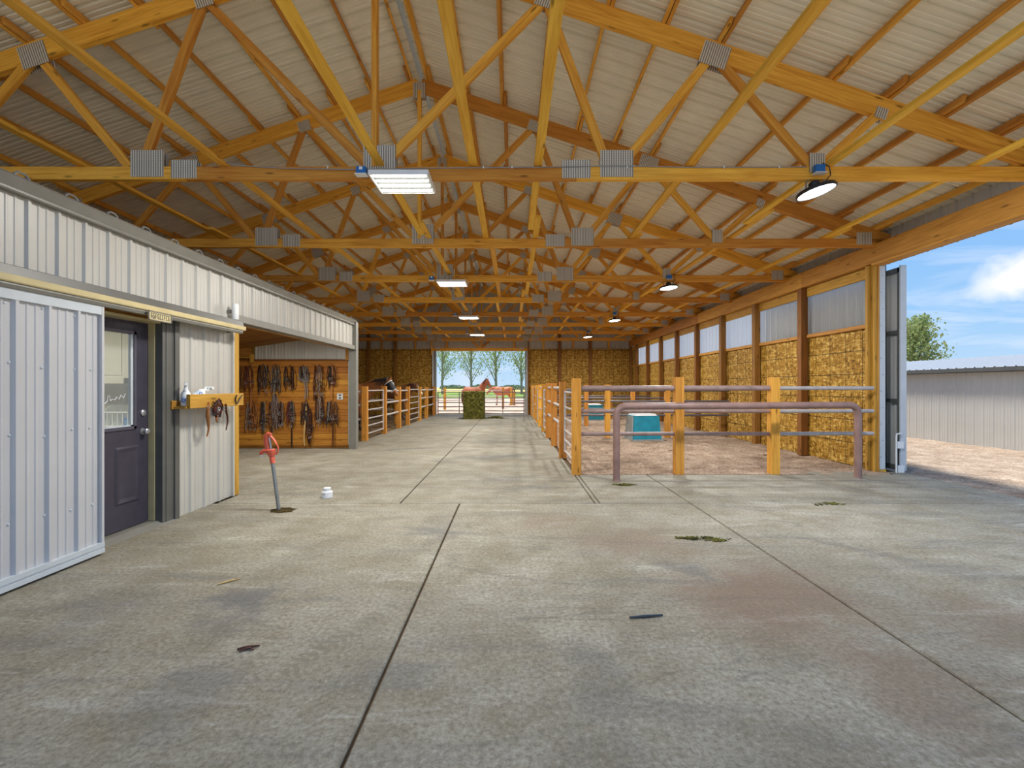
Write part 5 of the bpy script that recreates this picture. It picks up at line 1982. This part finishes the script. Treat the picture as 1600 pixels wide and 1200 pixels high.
def horse_mat(name, body, dark, blaze=None):
    """coat: body colour, dark lower legs and muzzle by local height; optional white blaze"""
    mt, t, b = base_mat(name)
    tc = t.n('ShaderNodeTexCoord')
    sep = t.n('ShaderNodeSeparateXYZ')
    t.l(tc.outputs['Object'], sep)
    nz = t.n('ShaderNodeTexNoise', i_Scale=3.0, i_Detail=4.0)
    t.l(tc.outputs['Object'], nz)
    c = t.ramp(nz.outputs[0], [(0.3, tuple(x * 0.8 for x in body)), (0.7, tuple(min(1, x * 1.15) for x in body))])
    c = t.mix(t.ramp(sep.outputs[2], [(0.35, 1.0), (0.62, 0.0)]), c, dark)
    t.l(c, b)
    b.inputs['Roughness'].default_value = 0.55
    return mt


def horse(label, loc, rz, poll, muzzle, coat, hair, mask=False, blaze=False, scale=1.0):
    """faces local +X; poll and muzzle are local points that set the pose of neck and head"""
    T = thing('horse', label, 'horse', loc, rz)
    T.scale = (scale,) * 3
    m = MB()
    V = Vector
    loft(m, [((-0.84, 0, 1.20), 0.06, 0.10), ((-0.80, 0, 1.20), 0.16, 0.20), ((-0.70, 0, 1.19), 0.25, 0.27), ((-0.48, 0, 1.17), 0.29, 0.32), ((-0.15, 0, 1.11), 0.30, 0.33),
             ((0.18, 0, 1.10), 0.29, 0.35), ((0.42, 0, 1.14), 0.25, 0.36), ((0.58, 0, 1.13), 0.20, 0.29), ((0.70, 0, 1.10), 0.13, 0.20), ((0.76, 0, 1.08), 0.05, 0.09)], 18)
    nb, pl, mz = V((0.46, 0, 1.22)), V(poll), V(muzzle)
    mid = nb.lerp(pl, 0.5) + V((0.02, 0, 0.05))
    loft(m, [(nb - (pl - nb).normalized() * 0.10, 0.16, 0.30), (nb, 0.15, 0.29), (nb.lerp(mid, 0.5), 0.125, 0.24), (mid, 0.105, 0.20), (mid.lerp(pl, 0.5), 0.09, 0.165), (pl, 0.08, 0.13)], 14)
    hd = mz - pl
    u = hd.normalized()
    side = u.cross(V((0, 0, 1)))
    upv = side.cross(u).normalized()
    loft(m, [(pl - u * 0.05, 0.06, 0.07), (pl, 0.085, 0.115), (pl + hd * 0.22 - upv * 0.02, 0.10, 0.145), (pl + hd * 0.42 - upv * 0.012, 0.085, 0.115), (pl + hd * 0.65, 0.062, 0.078), (pl + hd * 0.85, 0.056, 0.062), (pl + hd * 0.97, 0.052, 0.055), (mz + u * 0.02, 0.03, 0.03)], 14)
    for s in (-1, 1):
        e0 = pl + upv * 0.08 + side.normalized() * s * 0.05
        e1 = e0 + upv * 0.13 - u * 0.04 + side.normalized() * s * 0.02
        m.tube([e0 - upv * 0.03, e0.lerp(e1, 0.5), e1], [0.03, 0.034, 0.008], 8, flat=0.6)
    for s in (-1, 1):
        loft(m, [((0.42, s * 0.13, 1.05), 0.09, 0.15), ((0.44, s * 0.15, 0.88), 0.075, 0.105), ((0.45, s * 0.15, 0.70), 0.055, 0.065), ((0.45, s * 0.15, 0.50), 0.052, 0.056), ((0.44, s * 0.15, 0.44), 0.042, 0.045),
                 ((0.44, s * 0.15, 0.22), 0.034, 0.038), ((0.45, s * 0.15, 0.14), 0.045, 0.047), ((0.48, s * 0.15, 0.07), 0.045, 0.048), ((0.50, s * 0.15, 0.0), 0.062, 0.065)], 12)
        loft(m, [((-0.52, s * 0.15, 1.10), 0.13, 0.25), ((-0.50, s * 0.16, 0.90), 0.11, 0.19), ((-0.58, s * 0.16, 0.72), 0.075, 0.105), ((-0.70, s * 0.16, 0.55), 0.052, 0.070), ((-0.71, s * 0.16, 0.48), 0.045, 0.055),
                 ((-0.67, s * 0.16, 0.25), 0.036, 0.042), ((-0.65, s * 0.16, 0.15), 0.046, 0.048), ((-0.62, s * 0.16, 0.07), 0.045, 0.048), ((-0.60, s * 0.16, 0.0), 0.062, 0.065)], 12)
    me = m.mesh('body', coat)
    tmp = bpy.data.objects.new('body', me)
    COL.objects.link(tmp)
    md = tmp.modifiers.new('r', 'REMESH')
    md.mode = 'VOXEL'
    md.voxel_size = 0.022
    ms = tmp.modifiers.new('s', 'SMOOTH')
    ms.iterations = 4
    ms.factor = 0.5
    dg = bpy.context.evaluated_depsgraph_get()
    ev = bpy.data.meshes.new_from_object(tmp.evaluated_get(dg))
    tmp.modifiers.clear()
    tmp.data = ev
    ev.materials.clear()
    ev.materials.append(coat)
    ev.polygons.foreach_set('use_smooth', [True] * len(ev.polygons))
    tmp.parent = T
    # mane, forelock and tail
    mm = MB()
    rng = random.Random(8)
    for k in range(26):
        s = k / 25
        c = nb.lerp(mid, s * 2) if s < 0.5 else mid.lerp(pl, s * 2 - 1)
        top = c + V((0, 0, 1)) * (0.27 - 0.15 * s) * 0.9
        L = 0.22 * rng.uniform(0.8, 1.1)
        mm.tube([top + V((0, 0.0, 0.01)), top + V((-0.01, -0.06, -0.03)), top + V((-0.03, -0.10, -L))], [0.022, 0.024, 0.006], 6)
    mm.build('mane', hair, T, True)
    tt = MB()
    tt.tube([(-0.80, 0, 1.32), (-0.93, 0, 1.22), (-0.97, 0.01, 0.95), (-0.94, 0, 0.65), (-0.92, 0, 0.42)], [0.04, 0.055, 0.075, 0.07, 0.015], 10)
    tt.build('tail', hair, T, True)
    hf = MB()
    for s in (-1, 1):
        for x in (0.50, -0.60):
            hf.lathe([(0.068, 0.0), (0.060, 0.055), (0.052, 0.062)], 14, (x, s * (0.15 if x > 0 else 0.16), -0.005))
    hf.build('hooves', M['horn'], T, True)
    if mask:
        k = MB()
        rings = []
        for (f_, w_, h_) in ((0.10, 0.100, 0.135), (0.30, 0.110, 0.150), (0.50, 0.090, 0.110), (0.66, 0.075, 0.090)):
            c = pl + hd * f_ - upv * 0.012
            rings.append((c, w_, h_))
        loft(k, rings, 16)
        k.build('fly_mask', M['black'], T, True)
        e = MB()
        for (f_, w_, h_) in ((0.10, 0.105, 0.14), (0.66, 0.080, 0.095)):
            c = pl + hd * f_ - upv * 0.012
            e.tube([c + side.normalized() * w_ * math.cos(2 * PI * j / 18) + upv * h_ * math.sin(2 * PI * j / 18) for j in range(18)], 0.012, 6, closed=True)
        e.build('mask_binding', M['white'], T, True)
    if blaze:
        b_ = MB()
        b_.tube([pl + hd * f_ + upv * (0.125 - 0.07 * f_) for f_ in (0.15, 0.4, 0.65, 0.9)], [0.02, 0.03, 0.025, 0.03], 8, flat=0.5)
        b_.build('blaze', M['white'], T, True)
    return T


bay = horse_mat('bay_coat', sr(150, 92, 46), sr(44, 34, 28))
brown = horse_mat('brown_coat', sr(132, 88, 54), sr(120, 104, 88))
chest = horse_mat('chestnut_coat', sr(160, 88, 52), sr(128, 72, 46))
chest2 = horse_mat('bright_chestnut_coat', sr(196, 112, 68), sr(176, 112, 90))
hair_k = plain('black_hair', sr(34, 28, 26), 0.6, var=0.3, scale=20)
hair_c = plain('chestnut_hair', sr(96, 52, 34), 0.6, var=0.3, scale=20)
horse('bay horse with black fly mask leaning its head over the left stall fence', (-5.28, 14.85, 0), R(-4), (1.30, 0, 1.58), (1.62, 0, 1.13), bay, hair_k, mask=True)
horse('brown horse with white blaze standing deep in the far left stall', (-5.0, 20.2, 0), R(-28), (0.98, 0, 1.42), (1.34, 0, 1.02), brown, hair_c, blaze=True)
horse('chestnut horse with raised head standing behind the hay bale outside', (-2.15, 26.4, -0.06), R(-38), (0.92, 0, 1.82), (1.25, 0, 1.42), chest, hair_c)
horse('bright chestnut horse standing side-on in the paddock beyond the gate', (-0.75, 37.0, -0.06), R(180), (1.0, 0, 1.25), (1.3, 0, 0.85), chest2, hair_c)
